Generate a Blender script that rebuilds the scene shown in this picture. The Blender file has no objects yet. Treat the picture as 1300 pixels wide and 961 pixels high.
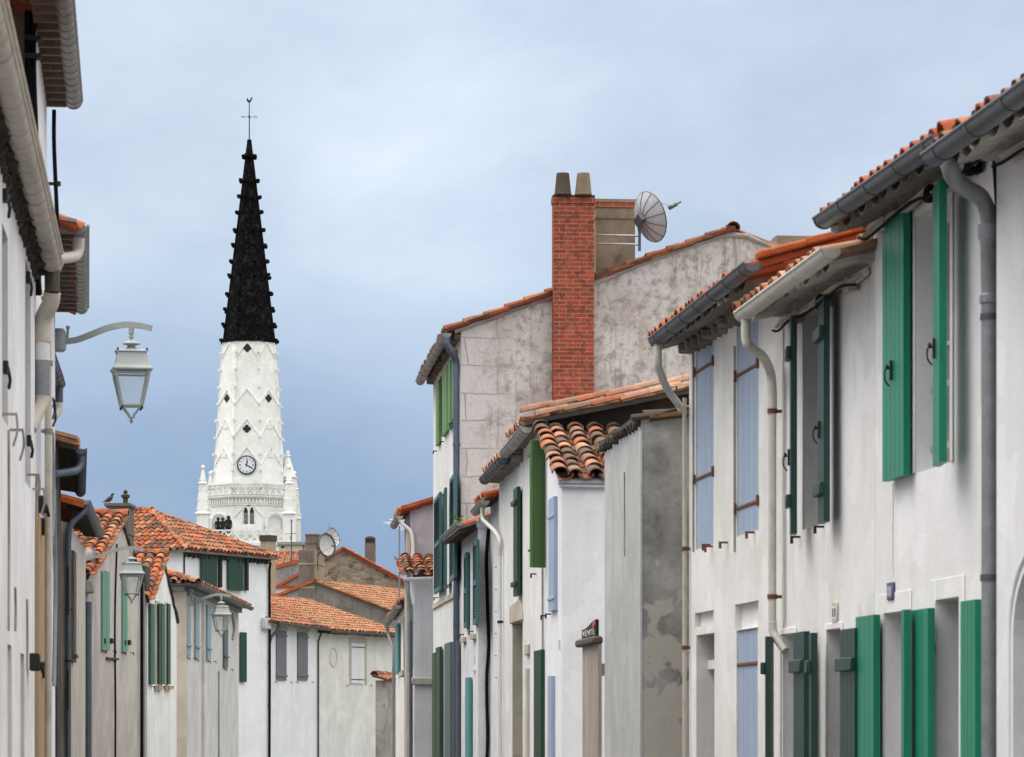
import bpy, bmesh, math, random
from mathutils import Vector, Matrix

RND = random.Random(11)
F, CX, HY, EYE = 4400.0, 650.0, 920.0, 1.6      # focal length and horizon in photograph pixels, eye height in metres
scene = bpy.context.scene
COL = scene.collection
V = Vector

# ------------------------------------------------------------------ materials
def lin(r, g, b):
    f = lambda c: (c/255/12.92) if c/255 <= .04045 else ((c/255+.055)/1.055)**2.4
    return (f(r), f(g), f(b), 1)

class NT:
    def __init__(self, name):
        self.m = bpy.data.materials.new(name); self.m.use_nodes = True
        self.t = self.m.node_tree; self.n = self.t.nodes; self.l = self.t.links
        self.b = self.n['Principled BSDF']
    def node(self, typ, **kw):
        nd = self.n.new(typ)
        for k, v in kw.items(): setattr(nd, k, v)
        return nd
    def link(self, a, b): self.l.new(a, b)
    def coords(self, scale=(1, 1, 1), loc=(0, 0, 0), rot=(0, 0, 0)):
        tc = self.node('ShaderNodeTexCoord'); mp = self.node('ShaderNodeMapping')
        mp.inputs['Scale'].default_value = scale; mp.inputs['Location'].default_value = loc
        mp.inputs['Rotation'].default_value = rot
        self.link(tc.outputs['Object'], mp.inputs['Vector']); return mp.outputs['Vector']
    def noise(self, vec, scale, detail=6, rough=.6, dist=0):
        nz = self.node('ShaderNodeTexNoise')
        nz.inputs['Scale'].default_value = scale; nz.inputs['Detail'].default_value = detail
        nz.inputs['Roughness'].default_value = rough; nz.inputs['Distortion'].default_value = dist
        self.link(vec, nz.inputs['Vector']); return nz.outputs['Fac']
    def ramp(self, fac, stops, interp='LINEAR'):
        r = self.node('ShaderNodeValToRGB'); r.color_ramp.interpolation = interp
        el = r.color_ramp.elements
        while len(el) < len(stops): el.new(.5)
        for e, (p, c) in zip(el, stops):
            e.position = p; e.color = c if len(c) == 4 else (*c, 1)
        self.link(fac, r.inputs['Fac']); return r.outputs['Color']
    def step(self, fac, a, b):
        return self.ramp(fac, [(a, (0, 0, 0, 1)), (b, (1, 1, 1, 1))])
    def mix(self, fac, a, b, mode='MIX'):
        m = self.node('ShaderNodeMix', data_type='RGBA', blend_type=mode)
        for sock, val in ((m.inputs[0], fac), (m.inputs[6], a), (m.inputs[7], b)):
            if isinstance(val, (int, float)): sock.default_value = val
            elif isinstance(val, tuple): sock.default_value = val if len(val) == 4 else (*val, 1)
            else: self.link(val, sock)
        return m.outputs[2]
    def mul(self, a, k):
        m = self.node('ShaderNodeMath', operation='MULTIPLY')
        self.link(a, m.inputs[0])
        if isinstance(k, (int, float)): m.inputs[1].default_value = k
        else: self.link(k, m.inputs[1])
        return m.outputs[0]
    def bump(self, h, strength=.3, dist=.02):
        b = self.node('ShaderNodeBump'); b.inputs['Strength'].default_value = strength
        b.inputs['Distance'].default_value = dist
        self.link(h, b.inputs['Height']); self.link(b.outputs['Normal'], self.b.inputs['Normal'])
    def out(self, col, rough=.85, metal=0, spec=.3):
        if isinstance(col, tuple): self.b.inputs['Base Color'].default_value = col if len(col) == 4 else (*col, 1)
        else: self.link(col, self.b.inputs['Base Color'])
        self.b.inputs['Roughness'].default_value = rough; self.b.inputs['Metallic'].default_value = metal
        self.b.inputs['Specular IOR Level'].default_value = spec
        return self.m

def plaster(name, col, dark=None, dirt=.35, streak=.35, stain=(.20, .18, .15, 1), seed=0, patch=.5, bump=.25, stops=(.52, .75), crack=.12):
    t = NT(name); L = (seed*3.7, seed*1.9, seed*2.3)
    if dark is None: dark = tuple(c*.80 for c in col[:3]) + (1,)
    n1 = t.noise(t.coords((1, 1, 1), L), .9, 8, .65)
    c = t.mix(t.step(n1, .40, .62), col, dark)
    n3 = t.noise(t.coords((1, 1, 1), L), 5.5, 9, .75)
    c = t.mix(t.mul(t.step(n3, .5, .75), patch), c, tuple(x*.78 for x in dark[:3]) + (1,))
    n2 = t.noise(t.coords((5, 5, .22), L), 1.5, 7, .7)
    n4 = t.noise(t.coords((1, 1, 1), (L[0]+9, L[1], L[2])), .55, 4, .6)
    c = t.mix(t.mul(t.mul(t.step(n2, stops[0], stops[1]), t.step(n4, .38, .62)), streak), c, stain)
    n5 = t.noise(t.coords((1, 1, .7), (L[0]-4, L[1]+2, L[2])), 2.4, 10, .72)
    c = t.mix(t.mul(t.step(n5, .56, .66), dirt), c, stain)
    vo = t.node('ShaderNodeTexVoronoi', feature='DISTANCE_TO_EDGE'); vo.inputs['Scale'].default_value = .8
    wv = t.node('ShaderNodeVectorMath', operation='ADD'); 
    nv = t.node('ShaderNodeTexNoise'); nv.inputs['Scale'].default_value = 2.5; nv.inputs['Detail'].default_value = 5
    co = t.coords((1, 1, .55), L); t.link(co, nv.inputs['Vector'])
    t.link(co, wv.inputs[0]); t.link(nv.outputs['Color'], wv.inputs[1]); t.link(wv.outputs[0], vo.inputs['Vector'])
    c = t.mix(t.mul(t.ramp(vo.outputs['Distance'], [(0, (1, 1, 1, 1)), (.006, (0, 0, 0, 1))]), crack), c, stain)
    n6 = t.noise(t.coords((2.2, 2.2, .10), (L[2], L[0], 0)), 1.3, 6, .65)
    c = t.mix(t.mul(t.mul(t.step(n6, .42, .66), t.step(n4, .36, .6)), .36), c, tuple(x*.70 for x in col[:3]) + (1,))
    n8 = t.noise(t.coords((1, 1, 1), (L[1], 3, L[0])), 1.7, 3, .4)
    c = t.mix(t.mul(t.step(n8, .565, .580), .34), c, tuple(min(1, x*1.12) for x in col[:3]) + (1,))     # patch repairs
    n7 = t.noise(t.coords(), 38, 6, .8)
    c = t.mix(t.mul(t.step(n7, .50, .72), .32), c, tuple(x*.62 for x in dark[:3]) + (1,))
    h = t.mix(.5, t.noise(t.coords(), 26, 8, .7), n3)
    t.bump(h, bump*1.5, .02)
    return t.out(c, .92, 0, .2)

def tilemat(name, cols, moss=.45, seed=0):
    t = NT(name)
    g = t.node('ShaderNodeNewGeometry')
    st = [(i/(len(cols)), c) for i, c in enumerate(cols)]
    c = t.ramp(g.outputs['Random Per Island'], st, 'CONSTANT')
    n = t.noise(t.coords((1, 1, 1), (seed, 0, 0)), 9, 6, .7)
    c = t.mix(t.step(n, .4, .75), c, t.mix(.55, c, (.12, .075, .05, 1)))
    hs = t.node('ShaderNodeHueSaturation'); hs.inputs['Saturation'].default_value = 1.04; hs.inputs['Value'].default_value = .80; t.link(c, hs.inputs['Color']); c = hs.outputs[0]
    n2 = t.noise(t.coords((1, 1, 1), (seed*2, 5, 0)), 2.2, 9, .75)
    c = t.mix(t.mul(t.step(n2, .46, .60), min(.9, moss*1.35)), c, (.06, .047, .036, 1))
    n3 = t.noise(t.coords((1, 1, 1), (seed, 8, 3)), 14, 6, .8)
    c = t.mix(t.mul(t.step(n3, .58, .70), .5), c, (.36, .27, .165, 1))
    t.bump(t.noise(t.coords(), 60, 5, .6), .3, .006)
    return t.out(c, .88, 0, .25)

def paint(name, col, var=.25, wear=.15, rough=.5, seed=0, wearcol=(.35, .33, .3, 1)):
    t = NT(name)
    n = t.noise(t.coords((8, 8, .8), (seed, 0, 0)), 2, 7, .65)
    c = t.mix(t.step(n, .35, .7), col, tuple(x*(1-var) for x in col[:3]) + (1,))
    g = t.node('ShaderNodeNewGeometry')
    c = t.mix(t.mul(g.outputs['Random Per Island'], .35), c, tuple(x*.72+.012 for x in col[:3]) + (1,))
    n9 = t.noise(t.coords((30, 30, 1.2), (seed, 5, 0)), 2, 6, .7)
    c = t.mix(t.mul(t.step(n9, .5, .75), .28), c, tuple(min(1, x*1.25+.035) for x in col[:3]) + (1,))
    n2 = t.noise(t.coords((3, 3, .6), (seed, 2, 0)), 6, 9, .75)
    c = t.mix(t.mul(t.step(n2, .56, .68), wear*1.8), c, wearcol)
    t.bump(n2, .12, .006)
    return t.out(c, rough, 0, .35)

def metal(name, col, rough=.45, var=.35, seed=0, met=.35, stain=(.12, .1, .08, 1), dirt=.3):
    t = NT(name)
    n = t.noise(t.coords((1.5, 1.5, 1.5), (seed, 0, 0)), 4, 8, .7)
    c = t.mix(t.step(n, .35, .7), col, tuple(x*(1-var) for x in col[:3]) + (1,))
    n2 = t.noise(t.coords((6, 2, 1), (seed, 1, 0)), 3, 8, .7)
    c = t.mix(t.mul(t.step(n2, .55, .7), dirt), c, stain)
    t.bump(n, .1, .01)
    return t.out(c, rough, met, .4)

def flat(name, col, rough=.6, met=0, spec=.3):
    t = NT(name); n = t.noise(t.coords(), 12, 5, .6)
    return t.out(t.mix(t.step(n, .3, .75), col, tuple(x*.75 for x in col[:3]) + (1,)), rough, met, spec)

WHITE = (.78, .78, .77, 1)
M = {}
M['w_r0'] = plaster('white_plaster_near', (.74, .735, .75, 1), (.68, .675, .69, 1), .06, .10, seed=1, patch=.1, crack=.0)
M['w_r1'] = plaster('white_plaster_smooth', (.78, .775, .785, 1), (.70, .695, .70, 1), .05, .22, (.42, .37, .27, 1), seed=2, patch=.2, crack=.12)
M['w_r2'] = plaster('white_plaster_worn', (.76, .755, .76, 1), (.68, .67, .66, 1), .1, .25, (.36, .33, .28, 1), seed=3, patch=.3, crack=.3)
M['w_r3'] = plaster('white_plaster_chalky', (.77, .765, .75, 1), (.67, .66, .63, 1), .14, .3, (.36, .33, .28, 1), seed=4, patch=.35, crack=.3)
M['grey_streak'] = plaster('grey_streaked_render', (.47, .47, .465, 1), (.38, .38, .37, 1), .2, .3, (.60, .60, .58, 1), seed=5, patch=.4, stops=(.45, .75))
M['w_box'] = plaster('white_plaster_clean', (.76, .76, .785, 1), (.72, .72, .745, 1), .03, .08, seed=6, patch=.06, crack=0)
M['w_r4'] = plaster('white_plaster_old', (.76, .755, .74, 1), (.66, .655, .63, 1), .16, .3, (.40, .37, .30, 1), seed=7, patch=.4, crack=.35)
M['gable_dark'] = plaster('mouldy_shade_render', (.085, .075, .062, 1), (.04, .036, .03, 1), .6, .7, (.03, .028, .024, 1), seed=8, patch=.7)  # near-black tone holds mould plus the shade under verge and eaves
M['w_r6'] = plaster('white_plaster_patched', (.72, .725, .74, 1), (.62, .625, .64, 1), .16, .3, (.33, .32, .31, 1), seed=9, patch=.45, crack=.35)
M['w_r7'] = plaster('white_plaster_tall', (.75, .75, .74, 1), (.66, .66, .64, 1), .12, .45, (.36, .34, .3, 1), seed=10, patch=.4, crack=.3)
M['lav'] = plaster('lavender_grey_render', (.42, .41, .45, 1), (.33, .32, .36, 1), .15, .7, (.20, .19, .22, 1), seed=11, patch=.4)
M['pale_grey'] = plaster('pale_grey_render', (.55, .57, .60, 1), (.46, .48, .51, 1), .2, .45, (.25, .25, .26, 1), seed=12, patch=.35)
M['w_c1'] = plaster('white_plaster_bluish', (.74, .745, .77, 1), (.69, .695, .72, 1), .06, .12, seed=13, patch=.1)
M['w_c2'] = plaster('cream_white_plaster', (.70, .69, .66, 1), (.60, .59, .56, 1), .14, .3, (.34, .31, .26, 1), seed=14, patch=.3)
M['stone'] = plaster('brown_rubble_stone', (.22, .18, .14, 1), (.14, .115, .09, 1), .7, .35, (.075, .06, .05, 1), seed=15, patch=1, bump=.6, crack=.5)
M['stain_wall'] = plaster('blackened_wall', (.26, .24, .21, 1), (.15, .14, .125, 1), .7, .95, (.035, .032, .029, 1), seed=16, patch=.9)
M['grey_wall'] = plaster('grey_cement_wall', (.30, .29, .28, 1), (.21, .205, .2, 1), .5, .5, (.1, .095, .09, 1), seed=17, patch=.6)
M['w_l1'] = plaster('white_plaster_left', (.80, .785, .79, 1), (.69, .675, .67, 1), .08, .5, (.45, .40, .36, 1), seed=18, patch=.4, crack=.4)
M['brown_stone'] = plaster('brown_stone_wall', (.20, .145, .115, 1), (.12, .09, .075, 1), .7, .3, (.06, .05, .045, 1), seed=19, patch=1, bump=.7)
M['w_l3'] = plaster('bluish_white_plaster', (.74, .76, .80, 1), (.66, .68, .72, 1), .06, .2, seed=20, patch=.12)
M['w_l4'] = plaster('bright_white_plaster', (.80, .79, .79, 1), (.72, .71, .71, 1), .06, .2, seed=21, patch=.12)
M['beige'] = plaster('beige_grey_render', (.56, .515, .455, 1), (.47, .425, .375, 1), .15, .35, (.22, .19, .16, 1), seed=22, patch=.35)
M['grey_l6'] = plaster('weathered_grey_render', (.53, .495, .45, 1), (.43, .395, .355, 1), .25, .7, (.20, .17, .145, 1), seed=23, patch=.5)
M['w_l7'] = plaster('white_plaster_gable', (.77, .77, .75, 1), (.70, .70, .68, 1), .08, .2, seed=24, patch=.15)
M['w_l8'] = plaster('greyish_cream_plaster', (.60, .585, .56, 1), (.50, .485, .46, 1), .2, .4, (.32, .28, .24, 1), seed=25, patch=.3)
M['w_l9'] = plaster('white_plaster_far', (.78, .785, .80, 1), (.74, .745, .76, 1), .04, .08, seed=26, patch=.06, crack=0)
M['church'] = plaster('white_church_stone', (.82, .82, .80, 1), (.74, .74, .71, 1), .14, .25, (.45, .43, .38, 1), seed=27, patch=.2, crack=.0)
M['cream_in'] = plaster('cream_reveal', (.62, .585, .56, 1), (.55, .52, .49, 1), .05, .1, seed=28, patch=.1, crack=0)
M['trim'] = plaster('trim_plaster', (.76, .75, .74, 1), (.70, .69, .67, 1), .08, .1, seed=29, patch=.15, crack=0)
M['limestone'] = plaster('limestone_dressing', (.52, .47, .39, 1), (.42, .38, .31, 1), .25, .2, (.25, .22, .17, 1), seed=30, patch=.5)
M['concrete'] = plaster('chimney_render', (.29, .23, .165, 1), (.17, .135, .095, 1), .6, .5, (.07, .062, .05, 1), seed=31, patch=.9)
M['chim_dark'] = plaster('dark_chimney_render', (.20, .165, .14, 1), (.13, .11, .095, 1), .4, .7, (.06, .055, .05, 1), seed=32, patch=.6)
M['chim_tan'] = plaster('tan_chimney_render', (.42, .33, .24, 1), (.31, .25, .18, 1), .3, .7, (.14, .11, .08, 1), seed=33, patch=.5)
M['coping'] = plaster('grey_coping', (.38, .36, .33, 1), (.24, .225, .2, 1), .6, .4, (.08, .075, .07, 1), seed=34, patch=.8)

def gable_mat():
    t = NT('lichen_grey_gable')
    n1 = t.noise(t.coords((1, 1, 1), (2, 0, 0)), 1.1, 9, .7)
    c = t.ramp(n1, [(.3, (.40, .36, .31, 1)), (.5, (.56, .55, .525, 1)), (.7, (.68, .675, .66, 1))])
    n2 = t.noise(t.coords((1, 1, 1), (7, 0, 0)), 6, 10, .8)
    c = t.mix(t.mul(t.step(n2, .48, .60), .85), c, (.25, .23, .20, 1))
    n3 = t.noise(t.coords((1, 1, 1), (1, 4, 0)), 3, 9, .75)
    c = t.mix(t.mul(t.step(n3, .56, .64), .8), c, (.64, .63, .64, 1))
    n4 = t.noise(t.coords((1, 1, 1), (5, 4, 0)), 17, 8, .8)
    c = t.mix(t.mul(t.step(n4, .6, .66), .6), c, (.13, .12, .10, 1))
    n7 = t.noise(t.coords((3.5, 3.5, .28), (2, 6, 1)), 1.6, 8, .75)
    c = t.mix(t.mul(t.step(n7, .52, .66), .7), c, (.21, .19, .165, 1))        # runs below the verge and the stack
    n6 = t.noise(t.coords((1, 1, 1), (8, 1, 3)), .8, 6, .6)
    c = t.mix(t.mul(t.step(n6, .55, .7), .4), c, (.42, .35, .25, 1))
    # dressed quoin blocks show through the render beside the street corner
    br = t.node('ShaderNodeTexBrick')
    br.inputs['Scale'].default_value = 1; br.inputs['Brick Width'].default_value = .95; br.inputs['Row Height'].default_value = .42
    br.inputs['Mortar Size'].default_value = .012; br.inputs['Mortar Smooth'].default_value = .3
    br.inputs['Color1'].default_value = (.60, .60, .58, 1); br.inputs['Color2'].default_value = (.52, .505, .48, 1)
    br.inputs['Mortar'].default_value = (.34, .32, .28, 1)
    tc = t.node('ShaderNodeTexCoord'); sp = t.node('ShaderNodeSeparateXYZ'); cb = t.node('ShaderNodeCombineXYZ')
    t.link(tc.outputs['Object'], sp.inputs[0]); t.link(sp.outputs['Y'], cb.inputs['X']); t.link(sp.outputs['Z'], cb.inputs['Y'])
    nw = t.node('ShaderNodeTexNoise'); nw.inputs['Scale'].default_value = 2.2; nw.inputs['Detail'].default_value = 5; t.link(cb.outputs[0], nw.inputs['Vector'])
    wv = t.node('ShaderNodeVectorMath', operation='MULTIPLY_ADD'); t.link(nw.outputs['Color'], wv.inputs[0]); wv.inputs[1].default_value = (.16, .10, 0); t.link(cb.outputs[0], wv.inputs[2]); t.link(wv.outputs[0], br.inputs['Vector'])
    ma = t.node('ShaderNodeMath', operation='MULTIPLY_ADD'); t.link(sp.outputs['Y'], ma.inputs[0]); ma.inputs[1].default_value = .55; ma.inputs[2].default_value = .75
    n5 = t.noise(t.coords((1, 1, 1), (3, 9, 2)), 1.6, 6, .7)
    ad = t.node('ShaderNodeMath', operation='ADD'); t.link(ma.outputs[0], ad.inputs[0])
    m5 = t.node('ShaderNodeMath', operation='MULTIPLY_ADD'); t.link(n5, m5.inputs[0]); m5.inputs[1].default_value = 1.6; m5.inputs[2].default_value = -.9
    t.link(m5.outputs[0], ad.inputs[1])
    c = t.mix(t.mul(t.step(ad.outputs[0], .25, .5), .85), c, t.mix(t.mul(t.step(n4, .55, .66), .5), br.outputs['Color'], (.25, .23, .2, 1)))
    t.bump(t.mix(.5, n2, n4), .9, .04)
    return t.out(c, .95, 0, .15)
M['gable'] = gable_mat()

def mottled_mat():
    t = NT('mottled_cement')
    n1 = t.noise(t.coords((1, 1, 1), (1, 1, 0)), 2.2, 9, .7)
    c = t.ramp(n1, [(.32, (.15, .145, .13, 1)), (.5, (.28, .275, .26, 1)), (.68, (.42, .41, .39, 1))])
    n2 = t.noise(t.coords((1, 1, 1), (4, 2, 1)), 3.5, 6, .55, .4)
    tc = t.node('ShaderNodeTexCoord'); sp = t.node('ShaderNodeSeparateXYZ'); t.link(tc.outputs['Object'], sp.inputs[0])
    lo = t.node('ShaderNodeMath', operation='MULTIPLY_ADD'); t.link(sp.outputs['Z'], lo.inputs[0]); lo.inputs[1].default_value = -.18; lo.inputs[2].default_value = .52
    ad = t.node('ShaderNodeMath', operation='ADD'); t.link(n2, ad.inputs[0]); t.link(lo.outputs[0], ad.inputs[1])
    c = t.mix(t.step(ad.outputs[0], .565, .60), c, t.mix(n1, (.36, .34, .30, 1), (.50, .48, .44, 1)))   # peeled render
    n3 = t.noise(t.coords((1, 1, 1), (0, 7, 0)), 16, 8, .8)
    c = t.mix(t.mul(t.step(n3, .58, .68), .5), c, (.12, .115, .105, 1))
    t.bump(t.mix(.5, n2, n3), .4, .02)
    return t.out(c, .93, 0, .15)
M['mottled'] = mottled_mat()

def rubble_mat():
    t = NT('rough_rubble_stone')
    co = t.coords((1, 1, 1.5), (1, 2, 0)); nz = t.node('ShaderNodeTexNoise'); nz.inputs['Scale'].default_value = 2.5; nz.inputs['Detail'].default_value = 5; t.link(co, nz.inputs['Vector'])
    wv = t.node('ShaderNodeVectorMath', operation='MULTIPLY_ADD'); t.link(nz.outputs['Color'], wv.inputs[0]); wv.inputs[1].default_value = (.35, .35, .35); t.link(co, wv.inputs[2])
    v = t.node('ShaderNodeTexVoronoi'); v.inputs['Scale'].default_value = 3.2; t.link(wv.outputs[0], v.inputs['Vector'])
    e = t.node('ShaderNodeTexVoronoi', feature='DISTANCE_TO_EDGE'); e.inputs['Scale'].default_value = 3.2; t.link(wv.outputs[0], e.inputs['Vector'])
    sp = t.node('ShaderNodeSeparateColor'); t.link(v.outputs['Color'], sp.inputs[0])
    c = t.ramp(sp.outputs[0], [(0, (.16, .115, .08, 1)), (.35, (.26, .205, .15, 1)), (.7, (.32, .27, .21, 1)), (1, (.12, .095, .075, 1))])
    c = t.mix(t.ramp(e.outputs['Distance'], [(0, (1, 1, 1, 1)), (.10, (0, 0, 0, 1))]), c, (.27, .225, .17, 1))
    n = t.noise(t.coords(), 7, 9, .8); c = t.mix(t.mul(t.step(n, .52, .66), .7), c, (.085, .07, .058, 1))
    t.bump(e.outputs['Distance'], .8, .05); return t.out(c, .95, 0, .15)
M['stone'] = rubble_mat()

def brick_mat():
    t = NT('red_brick')
    tc = t.node('ShaderNodeTexCoord'); sp = t.node('ShaderNodeSeparateXYZ'); cb = t.node('ShaderNodeCombineXYZ')
    t.link(tc.outputs['Object'], sp.inputs[0])
    ad = t.node('ShaderNodeMath', operation='ADD'); t.link(sp.outputs['X'], ad.inputs[0]); t.link(sp.outputs['Y'], ad.inputs[1])
    t.link(ad.outputs[0], cb.inputs['X']); t.link(sp.outputs['Z'], cb.inputs['Y'])
    br = t.node('ShaderNodeTexBrick'); t.link(cb.outputs[0], br.inputs['Vector'])
    for k, v in (('Scale', 1), ('Brick Width', .21), ('Row Height', .065), ('Mortar Size', .006), ('Mortar Smooth', .2), ('Bias', -.1)):
        br.inputs[k].default_value = v
    br.inputs['Color1'].default_value = (.34, .065, .034, 1); br.inputs['Color2'].default_value = (.18, .048, .03, 1)
    br.inputs['Mortar'].default_value = (.30, .20, .15, 1)
    n = t.noise(t.coords((1, 1, 1)), 7, 7, .75)
    c = t.mix(t.mul(t.step(n, .50, .62), .7), br.outputs['Color'], (.07, .036, .028, 1))
    n2 = t.noise(t.coords((1, 1, 1), (4, 0, 0)), 3.5, 7, .7)
    c = t.mix(t.mul(t.step(n2, .54, .66), .4), c, (.33, .15, .07, 1))
    t.bump(br.outputs['Fac'], -.4, .012)
    return t.out(c, .9, 0, .2)
M['brick'] = brick_mat()

def spire_mat():
    t = NT('tarred_black_slate')
    n = t.noise(t.coords((1, 1, .8)), 2.2, 10, .8)
    c = t.mix(t.step(n, .52, .64), (.004, .004, .0045, 1), (.03, .03, .033, 1))
    n2 = t.noise(t.coords((1, 1, 1), (3, 3, 3)), 7, 8, .8)
    c = t.mix(t.mul(t.step(n2, .58, .66), .7), c, (.10, .10, .105, 1))
    t.bump(n, .5, .05)
    return t.out(c, .95, 0, .06)
M['spire'] = spire_mat()

BR = [(.10, .06, .045, 1), (.34, .10, .05, 1), (.44, .14, .065, 1), (.50, .20, .10, 1), (.24, .085, .05, 1), (.42, .24, .14, 1), (.30, .13, .08, 1), (.16, .08, .055, 1)]
M['tile_old'] = tilemat('weathered_clay_tile', BR, .55, 1)
M['tile_mix'] = tilemat('mottled_clay_tile', [(.50, .14, .055, 1), (.36, .10, .05, 1), (.55, .22, .11, 1), (.13, .07, .05, 1), (.46, .26, .15, 1), (.20, .09, .06, 1), (.52, .17, .07, 1)], .5, 2)
M['tile_new'] = tilemat('bright_clay_tile', [(.50, .105, .04, 1), (.44, .09, .035, 1), (.55, .15, .06, 1), (.36, .08, .035, 1)], .2, 3)
M['tile_tan'] = tilemat('tan_clay_tile', [(.50, .23, .12, 1), (.44, .19, .10, 1), (.52, .30, .17, 1), (.36, .20, .12, 1), (.46, .15, .07, 1)], .3, 4)
M['tile_pink'] = tilemat('pink_clay_tile', [(.52, .25, .16, 1), (.44, .20, .12, 1), (.55, .33, .22, 1), (.46, .16, .08, 1), (.30, .19, .13, 1)], .3, 5)
M['tile_dark'] = tilemat('browned_clay_tile', [(.42, .20, .12, 1), (.16, .10, .07, 1), (.50, .17, .08, 1), (.30, .18, .12, 1), (.50, .28, .18, 1), (.12, .085, .065, 1)], .6, 6)
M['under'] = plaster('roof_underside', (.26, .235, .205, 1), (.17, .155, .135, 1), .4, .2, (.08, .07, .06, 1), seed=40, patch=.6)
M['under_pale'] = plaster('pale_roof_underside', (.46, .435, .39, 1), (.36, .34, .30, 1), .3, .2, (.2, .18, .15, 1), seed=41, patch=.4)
M['mortar'] = plaster('mortar_bedding', (.36, .33, .29, 1), (.2, .18, .16, 1), .6, .1, (.06, .05, .045, 1), seed=42, patch=.8, bump=.8)
M['wood_dark'] = paint('dark_roof_timber', (.10, .078, .058, 1), .4, .2, .8, 1)
M['wood_soffit'] = paint('brown_soffit_board', (.17, .135, .105, 1), .4, .2, .8, 2)
M['zinc'] = metal('grey_zinc', (.285, .30, .315, 1), .45, .35, 1)
M['zinc_dark'] = metal('dark_zinc', (.105, .115, .13, 1), .45, .35, 2)
M['zinc_blue'] = metal('blue_grey_zinc', (.115, .15, .20, 1), .5, .3, 3)
M['zinc_pale'] = metal('dusty_zinc', (.36, .36, .34, 1), .6, .3, 4, .1)
M['cream_pipe'] = metal('cream_plastic', (.60, .57, .51, 1), .55, .15, 5, 0, (.25, .21, .16, 1), .35)
M['cream_dirty'] = metal('dirty_cream_gutter', (.55, .50, .42, 1), .6, .25, 6, 0, (.2, .16, .11, 1), .55)
M['white_pipe'] = metal('white_pipe', (.70, .71, .72, 1), .5, .12, 7, 0, (.35, .33, .3, 1), .2)
M['black'] = flat('black_cable', (.007, .007, .008, 1), .8, 0, .1)
M['iron'] = flat('black_iron', (.02, .02, .02, 1), .6)
M['rust'] = metal('rusty_iron', (.20, .09, .045, 1), .85, .5, 8, .1)
M['viridian'] = paint('bright_green_paint', (.008, .235, .135, 1), .25, .06, .42, 1, (.05, .35, .22, 1))
M['bottle'] = paint('dark_green_paint', (.016, .054, .046, 1), .3, .1, .45, 2, (.06, .11, .095, 1))
M['deepgreen'] = paint('deep_green_paint', (.012, .055, .028, 1), .3, .1, .5, 3, (.05, .12, .08, 1))
M['olive'] = paint('leaf_green_paint', (.075, .155, .045, 1), .35, .2, .55, 4, (.12, .2, .09, 1))
M['fern'] = paint('fern_green_paint', (.12, .26, .065, 1), .3, .1, .55, 5)
M['paleblue'] = paint('pale_blue_paint', (.34, .42, .56, 1), .18, .18, .6, 6, (.55, .56, .58, 1))
M['teal'] = paint('teal_paint', (.05, .15, .155, 1), .3, .15, .55, 7, (.12, .2, .2, 1))
M['tealbright'] = paint('turquoise_paint', (.08, .30, .29, 1), .25, .1, .55, 8)
M['mint'] = paint('faded_mint_paint', (.13, .32, .23, 1), .25, .25, .6, 9, (.3, .42, .36, 1))
M['bluegrey'] = paint('blue_grey_paint', (.26, .36, .39, 1), .22, .15, .6, 10)
M['forest'] = paint('forest_green_paint', (.035, .105, .06, 1), .3, .12, .5, 18)
M['slate_paint'] = paint('slate_grey_paint', (.10, .125, .14, 1), .25, .1, .6, 11)
M['grey_shut'] = paint('mid_grey_paint', (.15, .15, .17, 1), .2, .08, .6, 12)
M['white_shut'] = paint('white_paint', (.72, .72, .74, 1), .1, .08, .55, 13)
M['brown_shut'] = paint('brown_grey_paint', (.12, .092, .078, 1), .3, .05, .7, 14)
M['ochre'] = paint('ochre_paint', (.42, .29, .16, 1), .2, .12, .7, 15)
M['plank'] = paint('silvered_plank', (.42, .36, .31, 1), .4, .35, .85, 16, (.24, .17, .12, 1))
M['wood_frame'] = paint('white_window_wood', (.66, .64, .60, 1), .15, .1, .5, 17)
def glassdark():
    t = NT('window_glass'); n = t.noise(t.coords(), 1.5, 3, .5)
    return t.out(t.mix(n, (.03, .035, .04, 1), (.075, .08, .085, 1)), .06, 0, .6)
M['glass'] = glassdark()
M['dark_in'] = flat('opening_shade_dark', (.03, .028, .026, 1), .9)  # near-black colour stands in for the shade inside openings
def lampglass():
    t = NT('lamp_glass'); t.b.inputs['Alpha'].default_value = .13
    n = t.noise(t.coords((1, 1, .4)), 9, 6, .7)
    return t.out(t.mix(n, (.72, .76, .78, 1), (.52, .56, .58, 1)), .18, 0, .5)
M['lampglass'] = lampglass()
M['lamp'] = metal('grey_green_lamp_paint', (.33, .36, .345, 1), .5, .15, 9, 0, (.2, .2, .18, 1), .2)
M['dish'] = metal('grey_dish', (.42, .42, .44, 1), .55, .2, 10, .2)
M['dish_pale'] = metal('pale_dish', (.5, .5, .5, 1), .55, .2, 11, .1)
M['clock_blue'] = flat('navy_clock_rim', (.03, .05, .10, 1), .5)
M['clock_face'] = flat('white_enamel', (.80, .82, .85, 1), .4)
M['pot'] = plaster('lichened_chimney_pot', (.085, .07, .05, 1), (.045, .038, .03, 1), .7, .4, (.08, .07, .05, 1), seed=44, patch=.9)
M['leaf'] = flat('weed_leaf', (.10, .24, .03, 1), .6)
M['sign_black'] = flat('black_sign_board', (.014, .013, .013, 1), .5)
M['letter'] = flat('white_letter', (.62, .62, .60, 1), .5)
M['orange_mark'] = flat('orange_red_emblem', (.42, .12, .05, 1), .6)
M['plate_cream'] = flat('cream_enamel', (.62, .55, .40, 1), .4)
M['plate_blue'] = flat('blue_enamel', (.10, .09, .20, 1), .4)
M['asphalt'] = plaster('asphalt', (.055, .055, .057, 1), (.042, .042, .044, 1), .2, 0, (.03, .03, .03, 1), seed=50, patch=.4)
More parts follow.
